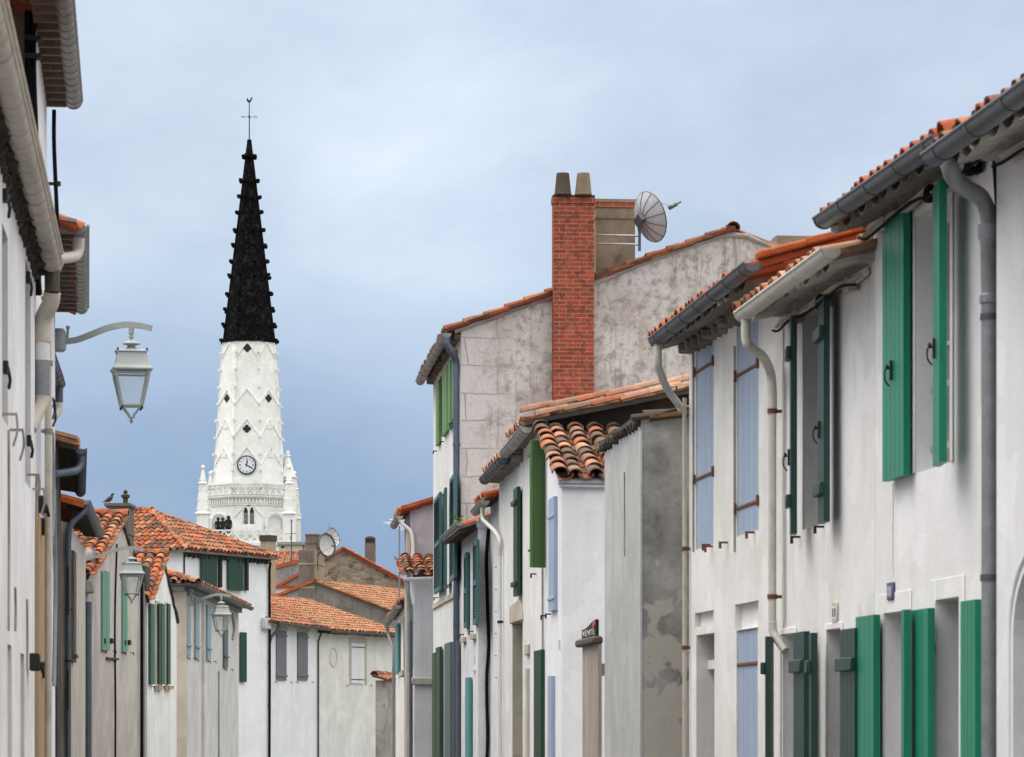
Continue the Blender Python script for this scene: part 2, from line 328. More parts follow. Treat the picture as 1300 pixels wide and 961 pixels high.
M['pavement'] = plaster('pavement_concrete', (.27, .26, .245, 1), (.21, .2, .19, 1), .3, 0, (.12, .11, .1, 1), seed=51, patch=.4)
M['soil'] = plaster('earth_ground', (.16, .15, .10, 1), (.11, .105, .07, 1), .3, 0, (.06, .06, .035, 1), seed=52, patch=.5)
M['coat'] = flat('dark_coat_silhouette', (.018, .018, .022, 1), .85)  # clothes, face and hands all near black, backlit silhouette put into the colour
M['hair'] = flat('dark_hair', (.02, .016, .013, 1), .7)
M['feather'] = flat('dark_feather', (.035, .035, .04, 1), .7)
# ------------------------------------------------------------------ mesh building
class MB:
    def __init__(self): self.v = []; self.f = []
    def add(self, vs, fs):
        o = len(self.v); self.v += [tuple(p) for p in vs]; self.f += [[i+o for i in f] for f in fs]
    def poly(self, *p): self.add(p, [list(range(len(p)))])
    def box(self, x0, x1, y0, y1, z0, z1):
        p = [(x, y, z) for z in (z0, z1) for y in (y0, y1) for x in (x0, x1)]
        self.add(p, [[0, 2, 3, 1], [4, 5, 7, 6], [0, 1, 5, 4], [2, 6, 7, 3], [0, 4, 6, 2], [1, 3, 7, 5]])
    def obox(self, c, ex, ey, ez):           # centre and three half vectors
        c = V(c); ex = V(ex); ey = V(ey); ez = V(ez)
        p = [c+a*ex+b*ey+d*ez for d in (-1, 1) for b in (-1, 1) for a in (-1, 1)]
        self.add(p, [[0, 2, 3, 1], [4, 5, 7, 6], [0, 1, 5, 4], [2, 6, 7, 3], [0, 4, 6, 2], [1, 3, 7, 5]])
    def frust(self, c0, w0, d0, c1, w1, d1): # tapered box between two heights, half sizes
        p = [(c0[0]+a*w0, c0[1]+b*d0, c0[2]) for a, b in ((-1, -1), (1, -1), (1, 1), (-1, 1))]
        q = [(c1[0]+a*w1, c1[1]+b*d1, c1[2]) for a, b in ((-1, -1), (1, -1), (1, 1), (-1, 1))]
        self.add(p+q, [[3, 2, 1, 0], [4, 5, 6, 7]] + [[i, (i+1) % 4, 4+(i+1) % 4, 4+i] for i in range(4)])
    def prism(self, pts, vec):
        n = len(pts); vec = V(vec); q = [V(p) for p in pts]
        self.add(q+[p+vec for p in q], [list(range(n))[::-1], list(range(n, 2*n))] + [[i, (i+1) % n, n+(i+1) % n, n+i] for i in range(n)])
    def tube(self, pts, r, seg=8, cap=True):
        pts = [V(p) for p in pts]; n = len(pts)
        rs = r if isinstance(r, (list, tuple)) else [r]*n
        t0 = (pts[1]-pts[0]).normalized()
        up = V((0, 0, 1)) if abs(t0.z) < .9 else V((1, 0, 0))
        a = t0.cross(up).normalized(); vs = []
        for i, p in enumerate(pts):
            if i == 0: t = t0
            elif i == n-1: t = (pts[-1]-pts[-2]).normalized()
            else: t = ((pts[i+1]-p).normalized()+(p-pts[i-1]).normalized()).normalized()
            a = (a-t*a.dot(t)).normalized(); b = t.cross(a)
            vs += [p+(a*math.cos(k*2*math.pi/seg)+b*math.sin(k*2*math.pi/seg))*rs[i] for k in range(seg)]
        fs = [[i*seg+k, i*seg+(k+1) % seg, (i+1)*seg+(k+1) % seg, (i+1)*seg+k] for i in range(n-1) for k in range(seg)]
        if cap: fs += [list(range(seg))[::-1], [(n-1)*seg+k for k in range(seg)]]
        self.add(vs, fs)
    def lathe(self, prof, c=(0, 0, 0), seg=12, ph=0):
        c = V(c); vs = []; n = len(prof)
        for r, z in prof: vs += [c+V((r*math.cos(ph+k*2*math.pi/seg), r*math.sin(ph+k*2*math.pi/seg), z)) for k in range(seg)]
        fs = [[i*seg+k, i*seg+(k+1) % seg, (i+1)*seg+(k+1) % seg, (i+1)*seg+k] for i in range(n-1) for k in range(seg)]
        fs += [list(range(seg))[::-1], [(n-1)*seg+k for k in range(seg)]]
        self.add(vs, fs)
    def build(self, name, m, parent=None, s=1, ang=38, bevel=0, seg=1):
        me = bpy.data.meshes.new(name)
        me.from_pydata([(x, y*s, z) for x, y, z in self.v], [], self.f if s > 0 else [f[::-1] for f in self.f])
        me.validate(); me.shade_smooth(); me.set_sharp_from_angle(angle=math.radians(ang))
        me.materials.append(m if not isinstance(m, str) else M[m])
        o = bpy.data.objects.new(name, me); COL.objects.link(o)
        if parent: o.parent = parent
        if bevel:
            b = o.modifiers.new('edge', 'BEVEL'); b.width = bevel; b.segments = seg; b.limit_method = 'ANGLE'; b.angle_limit = math.radians(40)
        return o

def smooth_path(pts, n=6):
    pts = [V(p) for p in pts]; out = []
    P = [pts[0]*2-pts[1]]+pts+[pts[-1]*2-pts[-2]]
    for i in range(1, len(P)-2):
        for k in range(n):
            t = k/n; a, b, c, d = P[i-1], P[i], P[i+1], P[i+2]
            out.append(.5*((2*b)+(c-a)*t+(2*a-5*b+4*c-d)*t*t+(3*b-a-3*c+d)*t*t*t))
    return out+[pts[-1]]

def empty(name, loc, rz=0, label=None, cat=None, group=None):
    o = bpy.data.objects.new(name, None); COL.objects.link(o); o.empty_display_size = .3
    o.location = loc; o.rotation_euler = (0, 0, rz)
    return tag(o, label, cat, group)
def tag(o, label=None, cat=None, group=None, kind=None):
    for k, v in (('label', label), ('category', cat), ('group', group), ('kind', kind)):
        if v: o[k] = v
    return o
def W(px, py, Y):                            # photograph pixel at a known distance -> point in the place
    return V(((px-CX)/F*Y, Y, EYE+(HY-py)/F*Y))

def tiles(mb, O, eu, ev, Wd, Lv, sp=.215, ln=.33, R0=.09, clip=None, seg=5, chan=True, jit=1.0, thick=.016):
    jit = jit*1.5
    O = V(O); eu = V(eu).normalized(); ev = V(ev).normalized(); n = eu.cross(ev).normalized()
    if n.z < 0: n = -n
    nc = max(1, round(Wd/sp)); sp = Wd/nc; nr = max(1, math.ceil(Lv/ln)); rn = RND.uniform
    def one(u, v0, v1, r0, r1, l0, l1, convex, ju, yaw):
        vs = []
        for (v, r, l, sh) in ((v1, r0, l0, ju+yaw), (v0, r1, l1, ju-yaw)):
            for th in (0, thick):
                for k in range(seg+1):
                    a = math.pi*k/seg
                    cu = (r-th)*math.cos(a)
                    cn = l+(r-th)*.82*math.sin(a) if convex else l-(r-th)*.72*math.sin(a)
                    vs.append(O+eu*(u+cu+sh)+ev*v+n*cn)
        m = seg+1
        fs = [[k, k+1, 2*m+k+1, 2*m+k] for k in range(seg)]                     # outer
        fs += [[m+k+1, m+k, 3*m+k, 3*m+k+1] for k in range(seg)]                # inner
        fs += [[k+1, k, m+k, m+k+1] for k in range(seg)]                        # low end rim
        fs += [[0, 2*m, 3*m, m], [seg, m+seg, 3*m+seg, 2*m+seg]]
        mb.add(vs, fs)
    for i in range(nc+1):
        for j in range(nr):
            v1 = Lv-j*ln+rn(-.015, .015)*jit; v0 = max(v1-ln-.06, -.03)
            if v1-v0 < .08: continue
            vm = (v0+v1)/2
            if chan:
                u = i*sp
                if not clip or clip(u, vm): one(u, v0, v1-.03, R0*.95, R0*1.0, .062, .05, False, rn(-.004, .004)*jit, 0)
            if i < nc:
                u = (i+.5)*sp
                if not clip or clip(u, vm): one(u, v0, v1, R0, R0*.80, .055+rn(-.004, .006)*jit, .035, True, rn(-.008, .008)*jit, rn(-.008, .008)*jit)

def ridge_tiles(mb, a, b, r=.11, ln=.36, seg=6):
    a = V(a); b = V(b); d = (b-a); L = d.length; d.normalize(); side = d.cross(V((0, 0, 1))).normalized(); up = side.cross(d)
    n = max(1, round(L/ln)); ln = L/n
    for j in range(n):
        p0 = a+d*(j*ln); p1 = a+d*((j+1)*ln+.05); vs = []
        l = RND.uniform(-.012, .012)
        for p, rr in ((p0, r), (p1, r*.85)):
            for th in (0, .018):
                vs += [p+side*((rr-th)*math.cos(math.pi*k/seg))+up*((rr-th)*math.sin(math.pi*k/seg)+l) for k in range(seg+1)]
        m = seg+1
        mb.add(vs, [[k, k+1, 2*m+k+1, 2*m+k] for k in range(seg)]+[[m+k+1, m+k, 3*m+k, 3*m+k+1] for k in range(seg)]+[[k+1, k, m+k, m+k+1] for k in range(seg)])

def gutter_mb(a, b, r=.065, rings=.5, seg=8, bead=.011, ringout=.006):
    """half round gutter from a to b (rim centre line), points (x, o, z); the street side is +o"""
    mb = MB(); a = V(a); b = V(b); d = b-a; L = d.length; d.normalize()
    side = V((0, 0, 1)).cross(d).normalized()
    if side.y < 0 and abs(side.y) > .2: side = -side
    up = V((0, 0, 1)); th = .005
    def arc(p, r): return [p+side*(r*math.cos(-math.pi*k/seg))+up*(r*math.sin(-math.pi*k/seg)) for k in range(seg+1)]
    m = seg+1
    vs = arc(a, r)+arc(a, r-th)+arc(b, r)+arc(b, r-th)
    mb.add(vs, [[k, k+1, 2*m+k+1, 2*m+k] for k in range(seg)]+[[m+k+1, m+k, 3*m+k, 3*m+k+1] for k in range(seg)]+[[0, 2*m, 3*m, m], [seg, m+seg, 3*m+seg, 2*m+seg]])
    for p, q in ((a, d*.004), (b, -d*.004)):                                    # end caps
        mb.prism(arc(p+q, r+.003), d*.003)
    mb.tube([a+side*r, b+side*r], bead, 6)
    n = int(L/rings)
    for k in range(n+1):
        p = a+d*min(L-.03, max(.02, k*rings+rings*.3)); p2 = p+d*.022
        v2 = arc(p, r+ringout)+arc(p2, r+ringout)+arc(p, r)+arc(p2, r)
        mb.add(v2, [[i, i+1, m+i+1, m+i] for i in range(seg)]+[[i+1, i, 2*m+i, 2*m+i+1] for i in range(seg)]+[[m+i, m+i+1, 3*m+i+1, 3*m+i] for i in range(seg)])
    return mb

# ------------------------------------------------------------------ houses
class House:
    """local frame: x along the facade away from its first corner, o outwards from the facade, z up"""
    def __init__(self, name, label, X0, Y0, ux, uy, side, group=None, cat='house'):
        l = math.hypot(ux, uy); self.u = (ux/l, uy/l); self.P = (X0, Y0)
        self.s = 1 if side == 'R' else -1          # R: the street is to the left of u
        self.n = (-self.u[1]*self.s, self.u[0]*self.s)
        self.e = empty(name, (X0, Y0, 0), math.atan2(self.u[1], self.u[0]), label, cat, group)
    def loc(self, px, py, o=0):
        k = (px-CX)/F; ax, ay = self.P[0]+o*self.n[0], self.P[1]+o*self.n[1]
        # ax + u.x*x = k*t ; ay + u.y*x = t
        x = (k*ay-ax)/(self.u[0]-k*self.u[1]); t = ay+self.u[1]*x
        return x, EYE+(HY-py)/F*t
    def x(self, px, o=0): return self.loc(px, 0, o)[0]
    def z(self, px, py, o=0): return self.loc(px, py, o)[1]
    def at(self, px, py, Y):                    # pixel at a distance -> local (x, o, z)
        p = W(px, py, Y); dx, dy = p.x-self.P[0], p.y-self.P[1]
        return V((dx*self.u[0]+dy*self.u[1], dx*self.n[0]+dy*self.n[1], p.z))
    def pt(self, px, py, o=0):
        a = self.loc(px, py, o); return V((a[0], o, a[1]))
    def part(self, mb, name, m, parent=None, **kw):
        return mb.build(name, m, parent or self.e, self.s, **kw)

def front(mb, x0, x1, z0, z1, holes, rev=.22, o=0):
    xs = sorted({x0, x1} | {min(max(h[i], x0), x1) for h in holes for i in (0, 1)})
    zs = sorted({z0, z1} | {min(max(h[i], z0), z1) for h in holes for i in (2, 3)})
    for i in range(len(xs)-1):
        for j in range(len(zs)-1):
            cx, cz = (xs[i]+xs[i+1])/2, (zs[j]+zs[j+1])/2
            if any(h[0] < cx < h[1] and h[2] < cz < h[3] for h in holes): continue
            mb.poly((xs[i], o, zs[j]), (xs[i+1], o, zs[j]), (xs[i+1], o, zs[j+1]), (xs[i], o, zs[j+1]))
    for h in holes:
        a, b, c, d = h[:4]; r = h[4] if len(h) > 4 else rev
        mb.poly((a, o, c), (a, o-r, c), (a, o-r, d), (a, o, d)); mb.poly((b, o, c), (b, o, d), (b, o-r, d), (b, o-r, c))
        mb.poly((a, o, d), (a, o-r, d), (b, o-r, d), (b, o, d)); mb.poly((a, o, c), (b, o, c), (b, o-r, c), (a, o-r, c))

def body_eave(h, x0, L, D, He, Hr, holes, m, rf=.5, name='wall', roofplane=True):
    mb = MB(); front(mb, x0, L, 0, He, holes)
    for x in (x0, L): mb.poly((x, 0, 0), (x, 0, He), (x, -D*rf, Hr), (x, -D, He), (x, -D, 0))
    mb.poly((x0, -D, 0), (L, -D, 0), (L, -D, He), (x0, -D, He))
    if roofplane:
        mb.poly((x0, 0, He), (L, 0, He), (L, -D*rf, Hr), (x0, -D*rf, Hr)); mb.poly((x0, -D*rf, Hr), (L, -D*rf, Hr), (L, -D, He), (x0, -D, He))
    return h.part(mb, name, m)

def roof_eave(h, x0, L, D, He, Hr, over, m, rf=.5, ridge=True, lift=-.02, seg=5, back=True, sp=.215, name='roof'):
    sl = (Hr-He)/(D*rf); mb = MB()
    top = V((x0, -D*rf, Hr+lift)); ev = V((0, 1, -sl)); Lv = (D*rf+over)*math.hypot(1, sl)
    tiles(mb, top, (1, 0, 0), ev, L-x0, Lv, seg=seg, sp=sp)
    if back:                                     # far slope: shallow corrugations of laid tiles
        sb = (Hr-He)/(D*(1-rf)); n = int((L-x0)/.11)
        for i in range(n):
            a = x0+(L-x0)*i/n; b = x0+(L-x0)*(i+1)/n; za = .07 if i % 2 else .02; zb = .02 if i % 2 else .07
            mb.poly((a, -D*rf, Hr+lift+za), (b, -D*rf, Hr+lift+zb), (b, -D-.2, He+lift+zb-.2*sb), (a, -D-.2, He+lift+za-.2*sb))
    o = h.part(mb, name, m)
    if ridge:
        r = MB(); ridge_tiles(r, (x0, -D*rf, Hr+lift+.03), (L, -D*rf, Hr+lift+.03)); h.part(r, 'ridge_tiles', m, o)
    return o

def soffit(h, x0, L, He, over, sl, m, raft=.0, rm='wood_dark', parent=None, thick=.03, drop=.0):
    mb = MB(); z0 = He-drop; z1 = He-over*sl-drop
    mb.add([(x0, -.02, z0), (L, -.02, z0), (L, over, z1), (x0, over, z1), (x0, -.02, z0+thick), (L, -.02, z0+thick), (L, over, z1+thick), (x0, over, z1+thick)],
           [[3, 2, 1, 0], [4, 5, 6, 7], [0, 1, 5, 4], [1, 2, 6, 5], [2, 3, 7, 6], [3, 0, 4, 7]])
    so = h.part(mb, 'soffit', m, parent)
    if raft:
        x = x0+.1
        while x < L-.05:
            r = MB(); r.prism([(x, -.02, z0-.075), (x, over*.96, z1-.05), (x, over*.96, z1-.002), (x, -.02, z0-.002)], (.06, 0, 0))
            h.part(r, 'rafter_end', rm, so); x += raft
    return so

def gutter(h, a, b, r, m, rings=.5, **kw):
    return h.part(gutter_mb(a, b, r, rings, **kw), 'gutter', m)

def pipe(h, pts, r, m, brackets=(), bm='iron', name='downpipe', seg=10, smooth=True):
    mb = MB(); P = smooth_path(pts, 5) if smooth and len(pts) > 2 else pts
    mb.tube(P, r, seg); o = h.part(mb, name, m, ang=50)
    for (x, oo, z) in brackets:
        b = MB(); b.lathe([(r+.008, -.018), (r+.008, .018)], (x, oo, z), 12); b.box(x-.012, x+.012, -.002, oo-r*.6, z-.012, z+.012)
        h.part(b, 'pipe_bracket', bm, o)
    return o

def shutter(h, x0, x1, o0, o1, z0, z1, m, planks=4, battens=(), bt=.034, bh=.10, th=.045, louvre=False, latch=None, name='shutter', bm=None, slant=0, bname='batten'):
    """a leaf from (x0,o0) to (x1,o1): o is the distance of its outer face from the wall"""
    a = V((x0, o0, 0)); b = V((x1, o1, 0)); d = (b-a); Wd = d.length; d.normalize(); nrm = V((-d.y, d.x, 0))
    if nrm.y < 0: nrm = -nrm
    mb = MB(); zc = (z0+z1)/2; hz = (z1-z0)/2; up = V((0, 0, 1)); sh = nrm*slant
    def slab(t0, t1, n0, n1, za, zb):
        c = a+d*((t0+t1)/2)-nrm*((n0+n1)/2)+up*((za+zb)/2)
        mb.obox(c, d*((t1-t0)/2), nrm*((n1-n0)/2), up*((zb-za)/2)+sh*((zb-za)/2/max(hz, .01)))
    if louvre:
        fr = .05
        slab(0, fr, 0, th, z0, z1); slab(Wd-fr, Wd, 0, th, z0, z1)
        for za, zb in ((z0, z0+.07), (z1-.07, z1), (zc-.04, zc+.04)): slab(fr, Wd-fr, .002, th-.002, za, zb)
        z = z0+.09
        while z < z1-.08:
            if abs(z-zc) > .06:
                c = a+d*(Wd/2)-nrm*(th*.5)+up*z
                mb.obox(c, d*(Wd/2-fr), (nrm*.6-up*.8)*.022, (nrm*.8+up*.6)*.004)
            z += .042
        slab(fr*.9, Wd-fr*.9, th-.006, th-.003, z0+.02, z1-.02)
    else:
        w = Wd/planks
        for k in range(planks): slab(k*w+.004, (k+1)*w-.004, 0, th, z0, z1)
        slab(.01, Wd-.01, .009, th-.006, z0+.004, z1-.004)
    o = h.part(mb, name, m)
    for zb in battens:
        q = MB(); c = a+d*(Wd/2)+nrm*(bt/2+.001)+up*zb
        q.obox(c, d*(Wd/2+.012), nrm*(bt/2), up*(bh/2)); h.part(q, bname, bm or m, o, bevel=.006)
    if latch:
        q = MB(); c = a+d*(Wd*.5)+nrm*.012+up*latch
        q.obox(c, d*.012, nrm*.008, up*.06); q.tube(smooth_path([c+nrm*.005+up*.01, c+nrm*.035+d*.01, c+nrm*.038-up*.06, c+nrm*.01-up*.10]), .006, 6)
        q.lathe([(.005, -.015), (.014, 0), (.005, .015)], tuple(c+nrm*.025+up*.02), 8)
        h.part(q, 'latch', 'iron', o)
    return o

def stop(h, x, z, m='iron', o=0.0):                 # wrought shutter stop below a shutter
    q = MB(); q.box(x-.010, x+.010, o, o+.075, z-.008, z+.008); q.box(x-.011, x+.011, o+.055, o+.075, z-.05, z-.0082)
    return h.part(q, 'shutter_stop', m)

def window(h, hole, rev=.22, m='wood_frame', mull=True, cross=1, frame=.05):
    a, b, c, d = hole[:4]; r = hole[4] if len(hole) > 4 else rev; f = MB(); o0, o1 = -r+.002, -r+.05
    f.box(a+.002, a+frame, o0, o1, c+.002, d-.002); f.box(b-frame, b-.002, o0, o1, c+.002, d-.002)
    f.box(a+frame, b-frame, o0, o1, c+.002, c+frame*1.3); f.box(a+frame, b-frame, o0, o1, d-frame, d-.002)
    if mull: f.box((a+b)/2-.035, (a+b)/2+.035, o0, o1+.004, c+frame*1.3, d-frame)
    for k in range(cross):
        z = c+(d-c)*(k+1)/(cross+1); f.box(a+frame, b-frame, o0+.006, o1-.006, z-.012, z+.012)
    fr = h.part(f, 'window', m)
    p = MB(); p.box(a+.003, b-.003, o0-.012, o0+.012, c+.003, d-.003); h.part(p, 'pane', 'glass', fr)
    return fr

def infill(h, hole, m, name='closed_shutter', depth=.06, planks=3, battens=(), bm='rust', bname='hinge_strap'):
    a, b, c, d = hole[:4]
    return shutter(h, a+.004, b-.004, -depth, -depth, c+.004, d-.004, m, planks, battens, .012, .028, name=name, bm=bm, bname=bname)

def frame_band(h, hole, w=.1, m='trim', out=.03, sill=False, name='window_surround'):
    a, b, c, d = hole[:4]; q = MB()
    q.box(a-w, a-.003, .001, out, c, d+w); q.box(b+.003, b+w, .001, out, c, d+w); q.box(a-.003, b+.003, .001, out-.003, d+.002, d+w)
    if sill: q.box(a-w*1.2, b+w*1.2, .001, out+.05, c-.07, c-.002)
    return h.part(q, name, m, bevel=.006)

def cable(h, pts, r=.012, m='black', name='cable', wob=0):
    P = smooth_path(pts, 5)
    if wob: P = [p+V((RND.uniform(-wob, wob), 0, RND.uniform(-wob, wob))) for p in P]
    mb = MB(); mb.tube(P, r, 6); return h.part(mb, name, m)
# ------------------------------------------------------------------ right-hand row, nearest first
GR = 'houses along the right side of the street'
GL = 'houses along the left side of the street'
GC = 'houses at the far end of the street'
def line_house(name, label, xv, lat, Y0, side, group):      # facade on the line towards vanishing column xv, lat metres beside the eye
    k = (xv-CX)/F
    return House(name, label, k*Y0+lat, Y0, k, 1, side, group)
def length(h, px): return h.x(px)

def wavy_soffit(h, x0, L, He, over, sl, m, pitch=.3, parent=None):
    mb = MB(); n = max(1, round((L-x0)/pitch)); p = (L-x0)/n; seg = 6
    for i in range(n):
        xc = x0+(i+.5)*p; r = p*.49; j = RND.uniform(-.02, .02); vs = []
        for o in (-.05, over-.07+j):
            for th in (0, .014):
                vs += [(xc+(r-th)*math.cos(math.pi*k/seg), o, He-o*sl-.005-(r-th)*.5*math.sin(math.pi*k/seg)) for k in range(seg+1)]
        q = seg+1
        mb.add(vs, [[k, k+1, 2*q+k+1, 2*q+k] for k in range(seg)]+[[q+k+1, q+k, 3*q+k, 3*q+k+1] for k in range(seg)]+[[2*q+k, 2*q+k+1, 3*q+k+1, 3*q+k] for k in range(seg)])
    mb.box(x0, L, .001, .09, He-.10, He-.035)
    return h.part(mb, 'soffit', m, parent)

def corbels(h, x0, L, z, m, pitch=.22, r=.055, o=.12, name='cornice'):
    mb = MB(); x = x0+.08
    while x < L-.05:
        j = RND.uniform(-.015, .015); mb.tube([(x, -.04, z+j), (x, o*.5, z+.005+j), (x, o+RND.uniform(-.03, .03), z+j)], [r, r*1.05, r*RND.uniform(.7, 1)], 7); x += pitch*RND.uniform(.85, 1.15)
    mb.box(x0, L, .001, o*.8, z+r*.7, z+r*1.5)
    return h.part(mb, name, m)

def eave_cables(h, x0, L, z, m='cream_pipe', n=3):
    for k in range(n):
        pts = []; x = x0
        while x < L:
            pts.append((x, .05+.03*k+RND.uniform(-.01, .015), z-.035*k+RND.uniform(-.025, .02))); x += RND.uniform(.3, .5)
        pts.append((L, .05+.03*k, z-.03*k)); cable(h, pts, (.028, .016, .010)[k % 3], [m, 'under_pale', 'black'][k % 3], 'eave_cable')
    x = x0+.4
    while x < L-.2:
        q = MB(); q.box(x-.05, x+.05, .02, .10, z-.09, z+.005); q.lathe([(.03, -.05), (.035, 0), (.03, .04)], (x+.07, .07, z-.04), 8)
        h.part(q, 'junction_box', 'under_pale' if RND.random() < .5 else 'black', bevel=.008); x += RND.uniform(.8, 1.3)

# --- R0: nearest, mostly out of frame
h = line_house('white_house', 'nearest white house at the right edge with arched opening and zinc gutter', 170, 4.84, 12, 'R', GR)
L0 = 7.49; He = 4.86
ax1 = h.x(1286); ax0 = ax1-1.1; zs = h.z(1286, 808); crown = zs+.42
hole = (ax0, ax1, 1.0, crown)
mb = MB(); front(mb, 0, L0, 0, He, [hole], .25)
pts = [((ax0+ax1)/2+.55*math.cos(math.pi*k/14), zs+.42*math.sin(math.pi*k/14)) for k in range(15)]
for (xa, za), (xb, zb) in zip(pts, pts[1:]):
    mb.poly((xa, 0, za), (xb, 0, zb), (xb, 0, crown), (xa, 0, crown)); mb.poly((xa, 0, za), (xb, 0, zb), (xb, -.25, zb), (xa, -.25, za))
for x in (0, L0): mb.poly((x, 0, 0), (x, 0, He), (x, -3.5, He+.98), (x, -7, He), (x, -7, 0))
mb.poly((0, -7, 0), (L0, -7, 0), (L0, -7, He), (0, -7, He)); mb.poly((0, 0, He), (L0, 0, He), (L0, -3.5, He+.98), (0, -3.5, He+.98))
h.part(mb, 'wall', 'w_r0')
q = MB(); q.tube([(ax1+.06, .004, 1.0), (ax1+.06, .004, zs)]+[((ax0+ax1)/2+.61*math.cos(a*math.pi/14), .004, zs+.48*math.sin(a*math.pi/14)) for a in range(1, 14)]+[(ax0-.06, .004, zs), (ax0-.06, .004, 1.0)], .011, 6)
h.part(q, 'arch_moulding', 'trim')
window(h, (ax0, ax1, 1.0, crown), .25)
roof_eave(h, 0, L0-.02, 7, He, He+.98, .36, 'tile_mix')
wavy_soffit(h, 0, L0, He, .36, .28, 'under_pale')
gutter(h, (0, .42, 4.755), (7.24, .42, 4.745), .068, 'zinc_dark', .75)
eave_cables(h, 3.0, L0-.35, He-.13)

# --- R1: vivid green shutters
h = line_house('white_house', 'white house with vivid green plank shutters and thick zinc downpipe', 170, 4.93, 19.5, 'R', GR)
L = h.x(1110); He = 5.0
up = (h.x(1208), h.x(1163), h.z(1163, 600), h.z(1163, 277))
g1 = (h.x(1152), h.x(1123), .9, h.z(1123, 779)); g2 = (h.x(1219), h.x(1189), .9, h.z(1189, 762))
body_eave(h, 0, L-.004, 7, He, He+.98, [up, g1, g2], 'w_r1')
for w in (up, g1, g2): window(h, w, .22)
for w in (g1, g2): frame_band(h, w, .13, 'trim', .010)
frame_band(h, (up[0], up[1], up[2], up[3]), .07, 'trim', .012)
roof_eave(h, .02, L-.1, 7, He, He+.98, .36, 'tile_new')
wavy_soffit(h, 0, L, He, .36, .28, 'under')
eave_cables(h, .2, L-.1, He-.12)
gutter(h, (-.18, .42, 4.875), (3.22, .42, 4.905), .068, 'zinc_dark', .8)
S = lambda pa, pb, o: (h.x(pb, o), h.x(pa, o))
def rsh(pa, pb, ya, yb, o0, m, n=4, bat=(), lat=None, o1=None, **kw):     # open leaf on a right-hand facade, seen between columns pa and pb
    o1 = o0 if o1 is None else o1
    a, b = S(pa, pb, o0); z1 = h.z(pa, ya, o0); z0 = h.z(pa, yb, o0) if yb else .92
    return shutter(h, a, b, o1, o0, z0, z1, m, n, [h.z((pa+pb)/2, y, o0) for y in bat], latch=(h.z((pa+pb)/2, lat, o0) if lat else None), **kw)
rsh(1120, 1147, 285, 611, .075, 'viridian', 5, (), 470, bh=.012)
rsh(1184, 1203, 240, 592, .14, 'viridian', 4, (), 443, o1=.19)
rsh(1086, 1109, 783, None, .08, 'viridian', 4)
rsh(1144, 1150.5, 774, None, .16, 'viridian', 2, o1=.175)
rsh(1152, 1178, 775, None, .10, 'viridian', 4)
rsh(1219, 1238, 763, None, .11, 'viridian', 4)
for (px, py, o) in ((1152, 330, .03), (1152, 540, .03), (1111, 823, .03), (1181, 823, .03)):     # strap hinge ends
    p = h.pt(px, py, o); q = MB(); q.box(p.x-.045, p.x+.045, .004, .06, p.z-.035, p.z+.035); h.part(q, 'hinge', 'viridian', bevel=.006)
p = h.pt(1188, 520, 0); q = MB(); q.box(up[0]+.02, up[1]-.03, -.10, -.085, up[2]+.12, up[2]+.16); q.box(up[0]+.02, up[1]-.03, -.10, -.085, up[2]+.50, up[2]+.54)
for k in range(5): q.box(up[0]+.06+k*.17, up[0]+.085+k*.17, -.097, -.088, up[2]+.16, up[2]+.5)
h.part(q, 'window_guard', 'zinc_pale')
q = MB(); x, z = h.loc(1134, 613); q.prism([(x-.007, .001, z), (x+.007, .001, z), (x+.004, .001, z-.5), (x-.006, .001, z-.62)], (0, .0015, 0)); h.part(q, 'rust_stain', 'limestone')
x, z = h.loc(1133, 750); q = MB(); q.box(x-.09, x+.09, .001, .02, z-.058, z+.058); pl = h.part(q, 'number_plate', 'plate_blue', bevel=.006)
q = MB(); q.box(x-.06, x+.06, .0202, .022, z-.034, z+.034); h.part(q, 'plate_field', 'lav', pl)
# thick zinc downpipe with swan neck
pb = .10
w = lambda px, py, o=pb: tuple(h.pt(px, py, o))
zx = h.x(1256, pb)
P = [(-.16, .42, 4.80), (-.22, .40, 4.70), (-.12, .33, 4.62), (zx-.06, .16, 4.56), (zx, pb, 4.44), (zx, pb, 4.36)]
pipe(h, P, .05, 'zinc', name='downpipe_neck', smooth=True)
q = MB(); zt = 4.42; q.lathe([(.047, 0), (.047, .55), (.056, .56), (.056, .60), (.047, .61), (.052, .9), (.066, .93), (.066, 1.0)], (zx, pb, zt-1.0), 14); h.part(q, 'downpipe_collar', 'zinc')
pipe(h, [(zx, pb, 0.1), (zx, pb, zt-.99)], .046, 'zinc', [(zx, pb, h.z(1255, 733, pb)), (zx, pb, 3.9)], 'zinc_dark', seg=14)
cable(h, [(zx-.09, .03, .2), (zx-.085, .03, 2.2), (zx-.09, .03, 4.0), (zx-.06, .03, 4.6)], .014, 'cream_pipe', 'wall_conduit')
for k in range(3): cable(h, [(zx-.05+.02*k, .05, 4.3), (zx-.03+.015*k, .06, 4.55), (zx-.06+.02*k, .08, 4.78)], .01, 'black')

